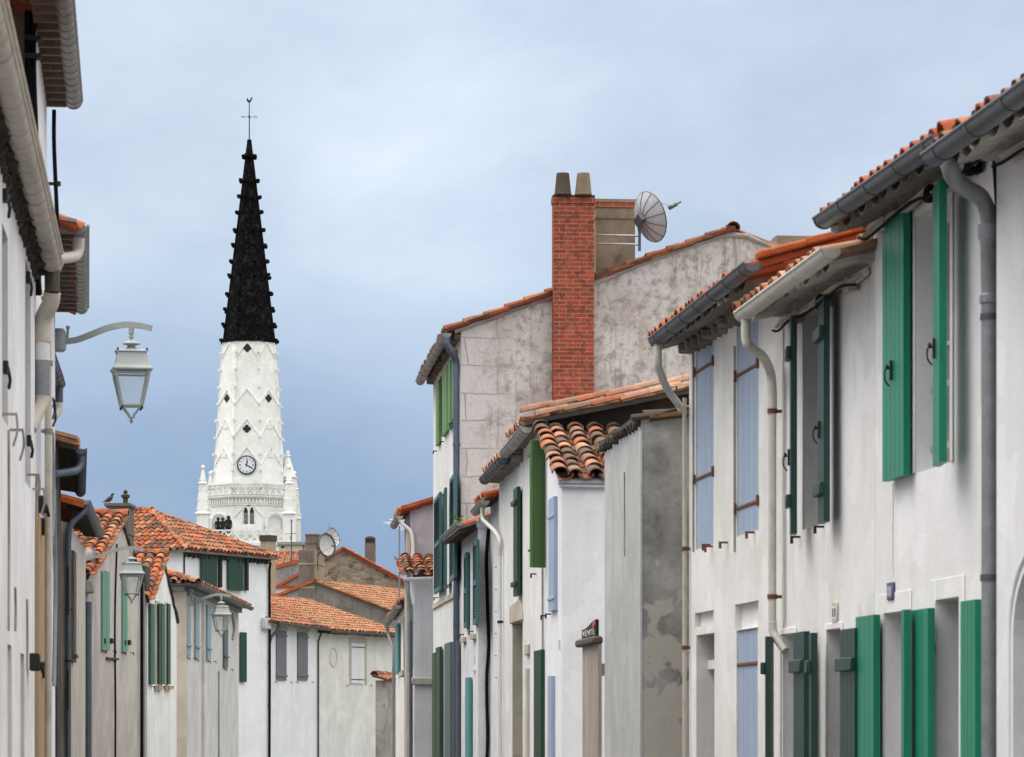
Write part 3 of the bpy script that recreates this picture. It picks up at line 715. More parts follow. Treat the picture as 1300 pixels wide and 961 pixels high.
# --- R2: dark green shutters, cream gutter
h = line_house('white_house', 'white house with dark green battened shutters and cream gutter', 170, 4.93, 23.06, 'R', GR)
L = h.x(996); He = 4.78
up = (h.x(1047), h.x(1021), h.z(1027, 669), h.z(1021, 400))
ga = (h.x(1010), h.x(992.5), .9, h.z(992.5, 806)); gb = (h.x(1069), h.x(1050.5), .9, h.z(1050.5, 800))
body_eave(h, 0, L-.004, 7, He, He+.98, [up, ga, gb], 'w_r2')
for w_ in (up, ga, gb): window(h, w_, .22); frame_band(h, w_, .05, 'trim', .014)
roof_eave(h, 0, L-.02, 7, He, He+.98, .36, 'tile_pink')
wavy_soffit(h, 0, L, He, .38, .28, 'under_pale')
eave_cables(h, .1, L-.1, He-.15)
xg0 = (22.55-23.06)*1.006; xg1 = (25.8-23.06)*1.006
gutter(h, (xg0, .40, 4.685), (xg1, .40, 4.655), .068, 'cream_pipe', 3)
S = lambda pa, pb, o: (h.x(pb, o), h.x(pa, o))
rsh(1002.5, 1011, 406, 679, .12, 'bottle', 3, (450, 636), 580, bh=.09, o1=.16)
rsh(1038, 1051, 382, 665, .10, 'bottle', 3, (425, 621), 545, bh=.09, o1=.13)
rsh(975, 979.5, 808, None, .12, 'bottle', 2, (848,), bh=.09, o1=.17)
rsh(1007, 1024, 803, None, .10, 'bottle', 4, (845,), bh=.09, o1=.12)
rsh(1027, 1037, 804, None, .13, 'bottle', 3, (846,), bh=.09, o1=.17)
rsh(1066, 1085, 799, None, .10, 'bottle', 4, (843,), bh=.09)
for (px, py) in ((1016, 681), (1046, 668)): x, z = h.loc(px, py); stop(h, x, z)
x, z = h.loc(1061.5, 777); q = MB(); q.box(x-.09, x+.09, .001, .014, z-.075, z+.075); pl = h.part(q, 'number_plate', 'plate_cream', bevel=.008)
q = MB(); q.box(x-.075, x+.075, .0142, .017, z-.045, z+.045); h.part(q, 'plate_field', 'clock_face', pl)
q = MB()
for k in (-1, 1): q.box(x+k*.035-.02, x+k*.035+.012, .0172, .019, z-.03, z+.03)
h.part(q, 'plate_digits', 'clock_blue', pl)
ox = xg1-.12; zx = h.x(980.5, .09)
P = [(ox, .40, 4.60), (ox, .40, 4.46), (ox+.03, .37, 4.40), ((ox+zx)/2+.02, .22, 4.36), (zx-.02, .11, 4.27), (zx, .09, 4.12), (zx, .09, 4.0)]
pipe(h, P, .036, 'cream_pipe', name='downpipe_neck')
pipe(h, [(zx, .09, h.z(980, 788, .09)), (zx, .09, 4.02)], .031, 'cream_pipe', [(zx, .09, 3.98), (zx, .09, h.z(980, 757, .09))], 'rust', seg=12)
zb = h.z(980, 789, .09)
pipe(h, [(zx, .09, zb), (zx-.01, .08, zb-.09), (zx-.10, .01, zb-.22)], .033, 'cream_pipe', name='downpipe_foot')
cable(h, [(zx-.09, .02, zb), (zx-.085, .02, 3.2), (zx-.09, .02, 4.3)], .012, 'cream_pipe', 'wall_conduit')

# --- R3: pale blue closed shutters
h = line_house('white_house', 'white house with tall closed pale blue shutters beside the grey annex', 170, 4.93, 26.33, 'R', GR)
L = h.x(875); He = 5.06
ua = (h.x(906), h.x(883), h.z(885, 697), h.z(885, 436)); ub = (h.x(963), h.x(935), h.z(937, 680), h.z(937, 402))
door = (h.x(907), h.x(884), .12, h.z(884, 806)); wb = (h.x(962), h.x(935), .8, h.z(935, 800))
pa_ = (h.x(906), h.x(882), h.z(882, 803), h.z(882, 778), .05); pb_ = (h.x(963), h.x(933), h.z(933, 800)+.02, h.z(933, 767), .05)
pb_ = (pb_[0], pb_[1], wb[3]+.004, pb_[3], .05); pa_ = (pa_[0], pa_[1], door[3]+.07, pa_[3], .05)
body_eave(h, 0, L, 7, He, He+.98, [ua, ub, door, wb, pa_, pb_], 'w_r3')
for r_ in (pa_, pb_):
    q = MB(); q.box(r_[0]+.002, r_[1]-.002, -.07, -.05, r_[2]+.002, r_[3]-.002); h.part(q, 'blind_panel', 'trim')
for w_, ys in ((ua, (466, 603)), (ub, (470, 640))):
    px = 894 if w_ is ua else 948
    so = infill(h, w_, 'paleblue', 'closed_shutter', .014, 4, [h.z(px, ys[0]), h.z(px, ys[1])])
    for y in ys:
        for xx in (w_[0]-.01, w_[1]+.012):
            q = MB(); z = h.z(px, y); q.box(xx-.02, xx+.02, .002, .022, z-.045, z+.045); h.part(q, 'shutter_bar_bracket', 'rust', so, bevel=.006)
infill(h, wb, 'paleblue', 'closed_shutter', .016, 4, [h.z(948, 842)])
q = MB(); a, b, c, d = door; q.box(a+.002, b-.002, -.21, -.16, c, d-.30); dr = h.part(q, 'door', 'stain_wall')  # dark wall material puts the dim doorway into the door's colour
q = MB()
for zz in (.5, 1.1): q.box(a+.12, b-.12, -.158, -.15, zz, zz+.45)
h.part(q, 'door_panel', 'stain_wall', dr)
q = MB(); q.box(a+.002, b-.002, -.215, -.10, d-.30+.002, d-.22); h.part(q, 'door_head', 'trim')
roof_eave(h, 0, L-.02, 7, He, He+.98, .36, 'tile_new')
q = MB()                                        # bedding and second tile course along the near verge
for k in range(9):
    o0 = .30-k*.36; z0 = He+.06-.28*o0
    q.prism([(-.03, o0, z0-.02), (-.03, o0-.40, z0+.092), (-.03, o0-.40, z0+.172), (-.03, o0, z0+.06)], (.12, 0, 0))
    q.prism([(-.07, o0-.1, z0+.085), (-.07, o0-.48, z0+.19), (-.07, o0-.48, z0+.25), (-.07, o0-.1, z0+.155)], (.16, 0, 0))
h.part(q, 'verge_tiles', 'tile_new', bevel=.02, seg=2)
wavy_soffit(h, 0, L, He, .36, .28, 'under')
corbels(h, 0, L, He-.15, 'under', .3, .06, .10)
xg0 = (25.1-26.33)*1.006; xg1 = (29.95-26.33)*1.006
gutter(h, (xg0+.2, .42, 4.96), (xg1, .42, 4.925), .068, 'zinc_dark', .7)
P = [(xg1-.1, .42, 4.87), (xg1-.1, .42, 4.74), (xg1-.02, .40, 4.66), (xg1+.35, .26, 4.52), (L+.02, .10, 4.46), (L+.03, .06, 4.40)]
pipe(h, P, .034, 'cream_pipe', name='downpipe_neck')
pipe(h, [(L-.05, .05, .1), (L-.05, .05, 4.5)], .019, 'cream_dirty', [(L-.05, .05, h.z(873, 697)), (L-.05, .05, h.z(873, 822))], 'rust')
for (px, py) in ((905, 690), (924, 685), (958, 672), (902, 688)): x, z = h.loc(px, py); stop(h, x, z-.02, 'rust')
for px in (881.5, 934): cable(h, [(h.x(px), .008, h.z(px, 700)), (h.x(px), .008, h.z(px, 560)), (h.x(px), .008, h.z(px, 440))], .012, 'coping', 'iron_stay')

# --- grey annex between the blue-shuttered house and the house with the little lean-to
h = line_house('grey_annex', 'low grey streaked annex with mottled peeling side wall', 280, 3.837, 31.6, 'R', GR)
L = 3.03; He = 4.38
body_eave(h, 0, L, 3.2, He, He+.5, [], 'grey_streak', rf=.98)
q = MB(); q.prism([(-.02, -.004, 0), (-.02, -.004, He-.02), (-.02, -2.6, He+.40), (-.02, -2.6, 0)], (.017, 0, 0)); h.part(q, 'side_wall', 'mottled')
mb = MB(); sl = .5/3.14
tiles(mb, (-.02, -3.15, He+.47), (1, 0, 0), (0, 1, -sl), L, 3.12*math.hypot(1, sl), R0=.08); h.part(mb, 'roof', 'tile_old')
corbels(h, 0, L, He-.02, 'gable_dark', .26, .045, .06)
q = MB(); P = [(-.04, .1-.12*k, He+.02+.12*k*sl+RND.uniform(-.02, .03)) for k in range(20)]; q.tube(P, [RND.uniform(.015, .032) for _ in P], 7); h.part(q, 'mortar_fillet', 'gable_dark')
q = MB(); q.box(-.03, L*.0+.02, -.002, .02, 0, He-.1); h.part(q, 'corner_bead', 'pale_grey')
cable(h, [(L*.42, .008, 3.2), (L*.42, .008, 3.6), (L*.42, .008, 4.0)], .006, 'coping', 'wall_cable')

# --- gate and sign beside the annex
g = line_house('wooden_gate', 'weathered plank gate beside the grey annex under the black sign', 280, 3.80, 34.72, 'R', None, )
g.e['category'] = 'gate'
gt = g.z(750, 815); q = MB(); n = 12; GLn = g.x(742)
for k in range(n): q.box(GLn*k/n+.004, GLn*(k+1)/n-.004, -.02, .02+RND.uniform(-.003, .003), .05, gt+RND.uniform(-.02, .0))
g.part(q, 'gate_boards', 'plank')
q = MB(); q.box(.02, GLn-.02, -.06, -.021, .6, .72); q.box(.02, GLn-.02, -.06, -.021, gt-.35, gt-.23); g.part(q, 'gate_rail', 'plank')
s_ = line_house('sale_sign', 'black board sign with white lettering on a dark timber above the plank gate', 280, 3.78, 34.72, 'R', None)
s_.e['category'] = 'sign'
q = MB(); q.box(-.02, s_.x(737), -.05, .06, gt-.035, gt+.045); s_.part(q, 'sign_beam', 'wood_dark', bevel=.02)
z0 = gt+.047; Lb = s_.x(741)
prof = [(0, z0+.165)]+[(Lb*t, z0+.13+.035*math.cos(math.pi*min(1, t*1.15))) for t in [k/12 for k in range(1, 13)]]
q = MB(); q.prism([(0, -.01, z0), *[(x, -.01, z) for x, z in prof], (Lb, -.01, z0)], (0, .03, 0)); s_.part(q, 'sign_board', 'sign_black')
def text(body, size, parent, m, loc, rot, name='lettering', ext=.002):
    cu = bpy.data.curves.new(name, 'FONT'); cu.body = body; cu.size = size; cu.extrude = ext; cu.align_x = 'LEFT'
    o = bpy.data.objects.new(name, cu); COL.objects.link(o); cu.materials.append(M[m])
    dg = bpy.context.evaluated_depsgraph_get(); me = bpy.data.meshes.new_from_object(o.evaluated_get(dg)); bpy.data.objects.remove(o); bpy.data.curves.remove(cu)
    o = bpy.data.objects.new(name, me); COL.objects.link(o); o.parent = parent; o.location = loc; o.rotation_euler = rot; return o
t_ = text('VENTE', .085, s_.e, 'letter', (Lb-.10, .0225, z0+.018), (math.pi/2, 0, math.pi)); t_.scale = (4.6, 1, 1)
q = MB(); q.lathe([(.0, -.004), (.036, -.004), (.036, .004), (0, .004)], (0, 0, 0), 14)
e_ = q.build('sign_emblem', 'orange_mark', s_.e); e_.rotation_euler = (math.pi/2, 0, 0); e_.location = (.16, .026, z0+.115); e_.scale = (3, 1, 1)

# --- R4: white house with lean-to and overhanging verge
h = line_house('white_house', 'white house with a tiled lean-to and long pink verge tiles', 280, 3.837, 41.5, 'R', GR)
L = 2.42; He = 5.24; sl = .2; D = 7.2
body_eave(h, 0, L-.004, D, He, He+sl*3.6, [], 'w_r4')
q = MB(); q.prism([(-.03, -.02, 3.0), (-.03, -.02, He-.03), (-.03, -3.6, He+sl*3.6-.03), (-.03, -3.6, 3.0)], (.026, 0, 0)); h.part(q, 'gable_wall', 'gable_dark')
roof_eave(h, -.05, L, D, He, He+sl*3.6, .2, 'tile_pink')
# two stepped courses of verge tiles, bedded in mortar
up_, lo_ = MB(), MB(); n = 11
for k in range(n):
    o0 = .26-k*.34; z0 = He+.085-sl*o0; j = RND.uniform(-.012, .012)
    for mbx, xo, dz, do in ((up_, -.10, .065, 0), (lo_, -.20, -.02, -.17)):
        a = V((xo, o0+do, z0+dz-.008+j-do*sl)); b = V((xo, o0+do-.385, z0+dz+.385*sl+.012+j-do*sl))
        P = []
        for c_, r_ in ((a, .088), (b, .072)):
            P += [c_+V((r_*math.cos(math.pi*i/6), 0, r_*.8*math.sin(math.pi*i/6))) for i in range(7)]
        mbx.add(P, [[i, i+1, 8+i, 7+i] for i in range(6)]+[list(range(7)), list(range(7, 14))[::-1], [0, 7, 13, 6]])
h.part(up_, 'verge_tiles', 'tile_pink'); h.part(lo_, 'lower_verge_tiles', 'tile_pink')
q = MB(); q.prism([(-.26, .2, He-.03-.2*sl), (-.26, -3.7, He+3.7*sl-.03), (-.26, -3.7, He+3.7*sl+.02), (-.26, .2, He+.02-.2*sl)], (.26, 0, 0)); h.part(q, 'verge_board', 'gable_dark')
soffit(h, 0, L, He, .2, sl, 'under'); corbels(h, 0, L, He-.09, 'under', .24, .06, .12)
gutter(h, (-.22, .19, 5.15), (L+.4, .19, 5.09), .075, 'zinc_pale', .33)
# lean-to in front of the gable, roof falling towards the camera
zt = h.z(689, 540)-.04; zb = h.z(713, 607); x0 = h.x(713); dep = 2.6
mb = MB()
mb.poly((x0, 0, 0), (0, 0, 0), (0, 0, zt), (x0, 0, zb)); mb.poly((x0, 0, 0), (x0, 0, zb), (x0, -dep, zb), (x0, -dep, 0)); mb.poly((x0, -dep, 0), (x0, -dep, zb), (0, -dep, zt), (0, -dep, 0))
mb.poly((x0, 0, zb), (0, 0, zt), (0, -dep, zt), (x0, -dep, zb)); lw = h.part(mb, 'lean_to_wall', 'w_box')
mb = MB(); s2 = (zt-zb)/-x0; tiles(mb, (0, -dep, zt+.02), (0, 1, 0), (-1, 0, -s2), dep-.03, (-x0+.14)*math.hypot(1, s2), sp=.225, ln=.31, R0=.10, seg=7, thick=.02); h.part(mb, 'lean_to_roof', 'tile_dark')
mb = MB(); tiles(mb, (0, -.03, zt+.05), (0, 1, 0), (-1, 0, -s2), .1, (-x0+.16)*math.hypot(1, s2), sp=.1, ln=.31, R0=.105, seg=7, chan=False); h.part(mb, 'lean_to_verge', 'tile_dark')
q = MB(); q.box(x0-.05, x0-.003, -dep, .04, zb-.055, zb-.02); q.tube([(x0-.04, -dep, zb-.08), (x0-.05, -1, zb-.09), (x0-.04, .03, zb-.085)], .018, 8); h.part(q, 'lean_to_cornice', 'pale_grey')
cable(h, [(x0, .02, zb-.05), (x0*.5, .03, (zb+zt)/2-.02), (-.02, .03, zt)], .022, 'white_pipe', 'verge_flashing')
cable(h, [(h.x(691), .02, .3), (h.x(691), .02, 2.5), (h.x(690), .02, zt)], .013, 'coping', 'wall_conduit')
S = lambda pa, pb, o: (h.x(pb, o), h.x(pa, o))
# leaf standing well off the wall so that its planks face up the street
a = h.pt(690.5, 563, .02); b = h.at(672, 563, a.x*h.u[1]+41.5-.10)
shutter(h, a.x, b.x, a.y, max(b.y, .12), h.z(685, 724), h.z(685, 566), 'olive', 5, (h.z(685, 585), h.z(685, 703)), .015, .03)
sh = rsh(696, 703, 634, 776, .045, 'paleblue', 2, (655, 759), bh=.04, bt=.012)
rsh(695, 700, 858, None, .045, 'paleblue', 2)
p = h.pt(690, 597, 0); q = MB(); q.box(p.x-.06, p.x+.05, .001, .07, p.z-.07, p.z+.07); h.part(q, 'meter_box', 'pale_grey', bevel=.008)
for px, py in ((694, 781), (700, 779)): x, z = h.loc(px, py); stop(h, x, z)
p = h.pt(711, 817, 0); q = MB(); q.box(p.x-.03, p.x+.1, .001, .012, p.z-.05, p.z+.05); h.part(q, 'bell_plate', 'pale_grey')

# --- R5
h = line_house('white_house', 'narrow white house with stone door lintel and one thin dark green shutter', 280, 3.837, 43.93, 'R', GR)
L = 3.83; He = 5.1
door = (h.x(663.5), h.x(650.5), .1, h.z(655, 790)); niche = (h.x(659.3), h.x(658), 1.2, 1.3)
body_eave(h, 0, L, 7, He, He+.9, [door], 'w_r4')
q = MB(); q.prism([(door[0]-.12, .001, door[3]+.003), (door[1]+.12, .001, door[3]+.003), (door[1]+.08, .001, door[3]+.24), (door[0]+.1, .001, door[3]+.28)], (0, .03, 0)); h.part(q, 'door_lintel', 'limestone', bevel=.01)
q = MB(); q.box(door[1]-.10, door[1]-.001, -.21, .004, .1, door[3]-.01)
for k in range(4): q.box(door[1]-.11, door[1]-.09, -.205, .006, .1+k*.55, .64+k*.55)
h.part(q, 'door_jamb', 'limestone')
q = MB(); q.box(door[0]+.003, door[1]-.11, -.20, -.15, .1, door[3]-.004); h.part(q, 'door', 'deepgreen')
roof_eave(h, 0, L, 7, He, He+.9, .2, 'tile_pink')
soffit(h, 0, L, He, .2, .26, 'under'); corbels(h, 0, L, He-.1, 'under', .24, .065, .14)
gutter(h, (.56, .2, 5.03), (L-.02, .2, 4.99), .075, 'zinc_dark', .4)
S = lambda pa, pb, o: (h.x(pb, o), h.x(pa, o))
rsh(651.5, 656.5, 621, 757, .07, 'deepgreen', 2, (638, 741), bh=.06)
rsh(677.5, 686.5, 826, None, .05, 'deepgreen', 3)
q = MB(); x, z = h.loc(671, 838); q.box(x-.14, x+.14, .002, .03, .9, z-.1); h.part(q, 'boarded_niche', 'limestone')
q = MB(); x, z = h.loc(671, 822); q.box(x-.2, x+.2, .001, .035, z-.09, z+.05); h.part(q, 'niche_lintel', 'limestone', bevel=.01)
x, z = h.loc(681, 728); stop(h, x, z)

# --- R5b
h = line_house('white_house', 'sliver of white house with red tiles and a small curved gutter before the black cable', 280, 3.837, 47.82, 'R', GR)
L = 1.5; He = 4.78
body_eave(h, 0, L, 6, He, He+.9, [], 'w_r6')
roof_eave(h, 0, L, 6, He, He+.9, .2, 'tile_new'); soffit(h, 0, L, He, .2, .3, 'under', .25)
gutter(h, (-.02, .19, 4.70), (L+.25, .19, 4.66), .07, 'zinc_pale', .3)
P = [(.3, .20, 4.62), (.25, .2, 4.46), (0, .16, 4.38), (-.5, .09, 4.24), (-.8, .05, 4.1), (-.82, .05, 3.9)]
pipe(h, P, .03, 'cream_pipe', name='downpipe_neck'); pipe(h, [(-.82, .05, .1), (-.82, .05, 3.95)], .026, 'white_pipe', [(-.82, .05, 3.0)])
for k in range(6): 
    q = MB(); x, z = h.loc(630.5, 720+k*28); q.lathe([(.018, 0), (.018, .01)], (x, .006, z), 8); h.part(q, 'wall_tie', 'iron')

# --- R6: low white house with louvred shutters
h = line_house('white_house', 'low white house with two narrow louvred green shutters and a black cable up its corner', 285, (607-285)/F*49.3, 49.3, 'R', GR)
L = h.x(585); He = 4.55
body_eave(h, 0, L, 6, He, He+1.0, [], 'w_r6')
roof_eave(h, .3, L, 6, He-.05, He+.95, .22, 'tile_new', lift=-.04); soffit(h, 0, L, He, .28, .33, 'under', .32, drop=.07)
gutter(h, (-.02, .26, He-.07), (L, .26, He-.09), .055, 'zinc', .8)
S = lambda pa, pb, o: (h.x(pb, o), h.x(pa, o))
for pa, pb, ya, yb in ((588.5, 592.5, 703, 797), (600, 605.5, 688, 793)):
    rsh(pa, pb, ya, yb, .05, 'teal', 3, louvre=True, o1=.06)
    x, z = h.loc((pa+pb)/2, yb+9); q = MB(); q.box(x-.32, x+.32, .001, .05, z-.10, z-.03); h.part(q, 'window_sill', 'limestone'); stop(h, x+.25, z+.02)
rsh(590.5, 595, 860, None, .06, 'tealbright', 2)
x, z = h.loc(603, 843); q = MB(); q.box(x-.12, x+.12, .002, .03, z-.1, z-.07); q.box(x-.012, x+.012, .002, .02, z, z+.12); h.part(q, 'letter_slot', 'trim')
o1 = -.16
cable(h, [(-.035, -.13+RND.uniform(-.02, .02), .2+k*.42) for k in range(11)], .024, 'black', 'corner_cable', .008)
q = MB(); q.box(-.03, .0, -.75, .02, He-.14, He-.06); h.part(q, 'lead_flashing', 'pale_grey')
w = empty('weed', tuple(W(581, 664, 52.2)), 0, 'small green weed sprouting in the gutter of the low louvred house', 'weed'); q = MB()
for k in range(26):
    a = RND.uniform(0, 6.28); r = RND.uniform(.02, .10); z = RND.uniform(.0, .11); q.obox((r*math.cos(a), r*math.sin(a), z), (.028*math.cos(a), .028*math.sin(a), .014), (-.012*math.sin(a), .012*math.cos(a), 0), (0, 0, .002))
q.build('weed_leaves', 'leaf', w)

# --- R7: tall house with lichened gable, brick chimney
h = line_house('tall_house', 'tall three storey house with lichened grey gable and red brick chimney', 285, (585-285)/F*53, 53, 'R', GR)
L = h.x(550); D = 8.4; He = 7.68; Hr = He+.365*4.2; sl = .365
holes = []
S = lambda pa, pb, o: (h.x(pb, o), h.x(pa, o))
wu = [(553.2, 556.8, 487, 566), (561, 567, 474, 554), (568.2, 571.6, 462, 545), (573.4, 577.2, 451, 532)]
wm = [(550.5, 560, 634, 754), (563, 566.5, 622, 748), (570.5, 579, 608, 738)]
for (pa, pb, ya, yb) in ((557.2, 561, 482, 558), (571.8, 573.8, 458, 538), (560.5, 564, 628, 750), (558, 562, 826, None), (572, 575, 816, None)):
    holes.append((h.x(pb), h.x(pa), h.z(pa, yb) if yb else .9, h.z(pa, ya)))
body_eave(h, 0, L, D, He, Hr, holes, 'w_r7')
for w_ in holes: window(h, w_, .2, mull=False)
q = MB(); q.prism([(-.02, -.01, 0), (-.02, -.01, He-.03), (-.02, -4.2, Hr-.03), (-.02, -8.39, He-.03), (-.02, -8.39, 0)], (.017, 0, 0)); h.part(q, 'gable_wall', 'gable')
roof_eave(h, -.06, L, D, He, Hr, .22, 'tile_old')
q = MB(); P = [(-.03, o, He+sl*(-o if o > -4.2 else 8.4+o)-.03+RND.uniform(-.02, .015)) for o in [.1-.3*k for k in range(29)]]
q.tube(P, [RND.uniform(.03, .055) for _ in P], 7); h.part(q, 'verge_mortar', 'coping')
soffit(h, 0, L, He, .22, sl, 'under', .33); gutter(h, (-.1, .22, 7.57), (L+.1, .22, 7.57), .075, 'zinc', .8)
corbels(h, 0, L, He-.13, 'under', .3, .055, .1)
for (pa, pb, ya, yb) in wu: rsh(pa, pb, ya, yb, .05, 'fern', 2)
for (pa, pb, ya, yb) in wm: rsh(pa, pb, ya, yb, .09, 'teal', 3, louvre=True, o1=.12)
for (pa, pb, ya, m) in ((548.5, 552.5, 829, 'deepgreen'), (553, 558, 822, 'deepgreen'), (564, 571.5, 817, 'slate_paint'), (575, 580, 814, 'slate_paint')): rsh(pa, pb, ya, None, .07, m, 2)
for (px, py) in ((555, 572), (564, 560), (576, 537), (556, 758), (574, 742)): x, z = h.loc(px, py); stop(h, x, z)
q = MB(); z = h.z(560, 757); q.box(.2, L-.1, .001, .03, z-.14, z-.06); h.part(q, 'string_course', 'limestone')
xp = .12
P = [(-.05, .22, 7.50), (-.05, .21, 7.40), (.0, .14, 7.30), (xp, .07, 7.18), (xp, .06, 6.95)]
pipe(h, P, .055, 'zinc_blue', name='downpipe_neck'); pipe(h, [(xp, .06, .1), (xp, .06, 7.0)], .05, 'zinc_blue', [(xp, .06, 2.4), (xp, .06, 4.2), (xp, .06, 5.9)], 'zinc_blue', seg=12)
# brick stack against the gable, rendered stack behind it
c0 = h.at(703, 512, 52.8); c1 = h.at(755, 250, 52.8); zt = c1.z
xb = -.30
q = MB(); q.box(xb, -.02, c1.y, c0.y, 3.5, zt); q.box(xb-.015, -.02, c1.y-.015, c0.y+.015, zt-.09, zt-.012); ch = h.part(q, 'brick_chimney', 'brick')
q = MB(); q.box(xb-.01, -.03, c1.y-.01, c0.y+.01, zt+.001, zt+.03); h.part(q, 'chimney_cap', 'pot', ch)
for px in (714.5, 740.5):
    p = h.at(px, 240, 52.85); q = MB(); q.lathe([(.135, .031), (.125, .08), (.10, .33), (.095, .36), (.07, .362), (.068, .25)], (p.x, p.y, zt), 14); h.part(q, 'chimney_pot', 'pot' if px < 720 else 'concrete', ch)
c2 = h.at(756, 353, 53.3); c3 = h.at(806, 254, 53.3)
q = MB(); q.box(.05, .75, c3.y, c2.y, He+.6, c3.z-.05); q.box(.03, .77, c3.y-.015, c2.y+.01, c3.z-.05, c3.z); q.box(.035, .765, c3.y-.012, c2.y+.01, c3.z-.30, c3.z-.26); rs = h.part(q, 'rendered_chimney', 'concrete')
q = MB(); q.box(.035, .765, c3.y-.012, c2.y+.008, c3.z-.13, c3.z-.055); h.part(q, 'brick_course', 'brick', rs)
c4 = h.at(985, 300, 55); c5 = h.at(1037, 299, 55)
q = MB(); q.box(c4.x, c4.x+.7, c5.y, c4.y, He, c5.z); h.part(q, 'rear_chimney', 'concrete', bevel=.01)
R7 = h

# satellite dish on the rendered chimney, seen from behind
def dish(name, loc, radius, axis, m, label, arm=True, pole=None, ribs=12, depth=.16, rim=.012):
    e = empty(name, loc, 0, label, 'dish', 'satellite dishes'); ax = V(axis).normalized()
    rot = V((0, 0, 1)).rotation_difference(ax).to_matrix()
    q = MB(); seg = 28; rings = 6; vs = []; 
    for th in (0, -.012):
        for i in range(rings+1):
            r = radius*i/rings
            vs += [rot@V((r*math.cos(2*math.pi*k/seg), r*math.sin(2*math.pi*k/seg), depth*(i/rings)**2-depth+th)) for k in range(seg)]
    n1 = (rings+1)*seg; fs = []
    for b in (0, n1): fs += [[b+i*seg+k, b+i*seg+(k+1) % seg, b+(i+1)*seg+(k+1) % seg, b+(i+1)*seg+k] for i in range(rings) for k in range(seg)]
    fs += [[rings*seg+k, rings*seg+(k+1) % seg, n1+rings*seg+(k+1) % seg, n1+rings*seg+k] for k in range(seg)]
    q.add(vs, fs); d = q.build('reflector', m, e)
    q = MB(); q.tube([rot@V((radius*math.cos(2*math.pi*k/seg), radius*math.sin(2*math.pi*k/seg), 0)) for k in range(seg+1)], rim, 6); q.build('reflector_rim', 'zinc_dark' if rim < .02 else 'wood_dark', e)
    if ribs:
        q = MB()
        for k in range(ribs):
            a = 2*math.pi*k/ribs
            for th in (-.018, .006): q.tube([rot@V((radius*t*math.cos(a), radius*t*math.sin(a), depth*t*t-depth+th)) for t in (.12, .4, .7, 1)], .005, 4)
        q.build('reflector_ribs', 'zinc_dark', d)
    q = MB(); c = rot@V((0, 0, -depth-.05)); q.obox(c, rot@V((.06, 0, 0)), rot@V((0, .10, 0)), rot@V((0, 0, .04)))
    if pole:
        q.tube([V(pole[0]), V(pole[1])], .022, 8); q.tube([c, (V(pole[0])+V(pole[1]))/2], .03, 8); q.tube([c+V((0, 0, .08)), V(pole[1])], .016, 6)
    q.build('dish_mount', 'zinc_dark', e)
    if arm:
        q = MB(); tip = rot@V((0, -radius*.35, radius*1.0)); q.tube([rot@V((0, -radius*.95, -.01)), tip], .010, 6); q.build('feed_arm', 'dish_pale', e)
        q = MB(); q.tube([tip+rot@V((0, -.02, .05)), tip+rot@V((0, .03, -.08))], [.03, .036], 8); q.tube([tip, tip+rot@V((.0, -.05, .12))], .015, 6); q.build('feed_horn', 'zinc_dark', e)
    return e
ld = W(826, 276, 52.6)
e = dish('satellite_dish', tuple(ld), .385, (.80, .50, .30), 'dish', 'large grey ribbed satellite dish bracketed to the chimney beside the red brick stack', True, ((-.17, -.02, -.52), (-.17, -.02, .10)))
q = MB(); 
for py in (300, 311):
    p = W(812, py, 52.6)-ld; a = W(757, py-1, 52.95)-ld; q.tube([a, p], .018, 6)
q.build('wall_strut', 'zinc', e)

# --- R8 lavender house, R9 lower front, R10 far low house
h = line_house('grey_house', 'lavender grey rendered house with red verge behind the tall house', 330, (521-330)/F*63, 63, 'R', GR)
L = 2.6; He = 5.52
body_eave(h, 0, L, 6, He, He+.95, [], 'lav'); roof_eave(h, -.06, L, 6, He, He+.95, .18, 'tile_new')
q = MB(); q.prism([(-.07, .17, He-.03), (-.07, -3, He+.93), (-.07, -3, He+1.02), (-.07, .17, He+.06)], (.05, 0, 0)); h.part(q, 'verge_tiles', 'tile_new')
gutter(h, (-.06, .2, 5.40), (L, .2, 5.38), .07, 'zinc_pale', .6); soffit(h, 0, L, He, .18, .31, 'under')
pipe(h, [(-.02, .2, 5.34), (-.03, .14, 5.25), (-.05, .0, 5.12), (-.06, -.04, 4.9), (-.06, -.04, 4.7)], .034, 'white_pipe', name='downpipe_neck'); pipe(h, [(-.06, -.04, .1), (-.06, -.04, 4.75)], .034, 'white_pipe')
q = MB(); q.box(-.012, .25, .001, .07, .1, He-.35); h.part(q, 'quoin_strip', 'limestone')
h = line_house('grey_house', 'low pale grey front with tiled shed roof and white gutter below the lavender wall', 330, (526.5-330)/F*61, 61, 'R', GR)
L = 1.95; He = 4.2
body_eave(h, 0, L, 3, He, He, [(.3, .62, 2.6, 3.75)], 'pale_grey', roofplane=False)
window(h, (.3, .62, 2.6, 3.75), .2, mull=False)
mb = MB(); tiles(mb, (L, -3, He+.42), (0, 1, 0), (-1, 0, -.19), 3.2, 2.1, seg=4); h.part(mb, 'roof', 'tile_mix')
gutter(h, (-.2, .2, He-.02), (-.2, -2.4, He+.08), .06, 'white_pipe', 1.5)
pipe(h, [(-.2, .17, He-.08), (-.19, .12, He-.3), (-.05, .08, He-.5), (.1, .06, He-.75)], .034, 'zinc_pale', name='downpipe_neck'); pipe(h, [(.1, .06, .1), (.1, .06, He-.7)], .03, 'zinc_dark')
S = lambda pa, pb, o: (h.x(pb, o), h.x(pa, o))
shutter(h, .75, 1.25, .06, .06, 2.55, 3.75, 'teal', 2)
q = MB(); q.box(-.09, -.003, -2.0, .06, h.z(530, 868), h.z(530, 858)); h.part(q, 'stone_ledge', 'coping', bevel=.02)
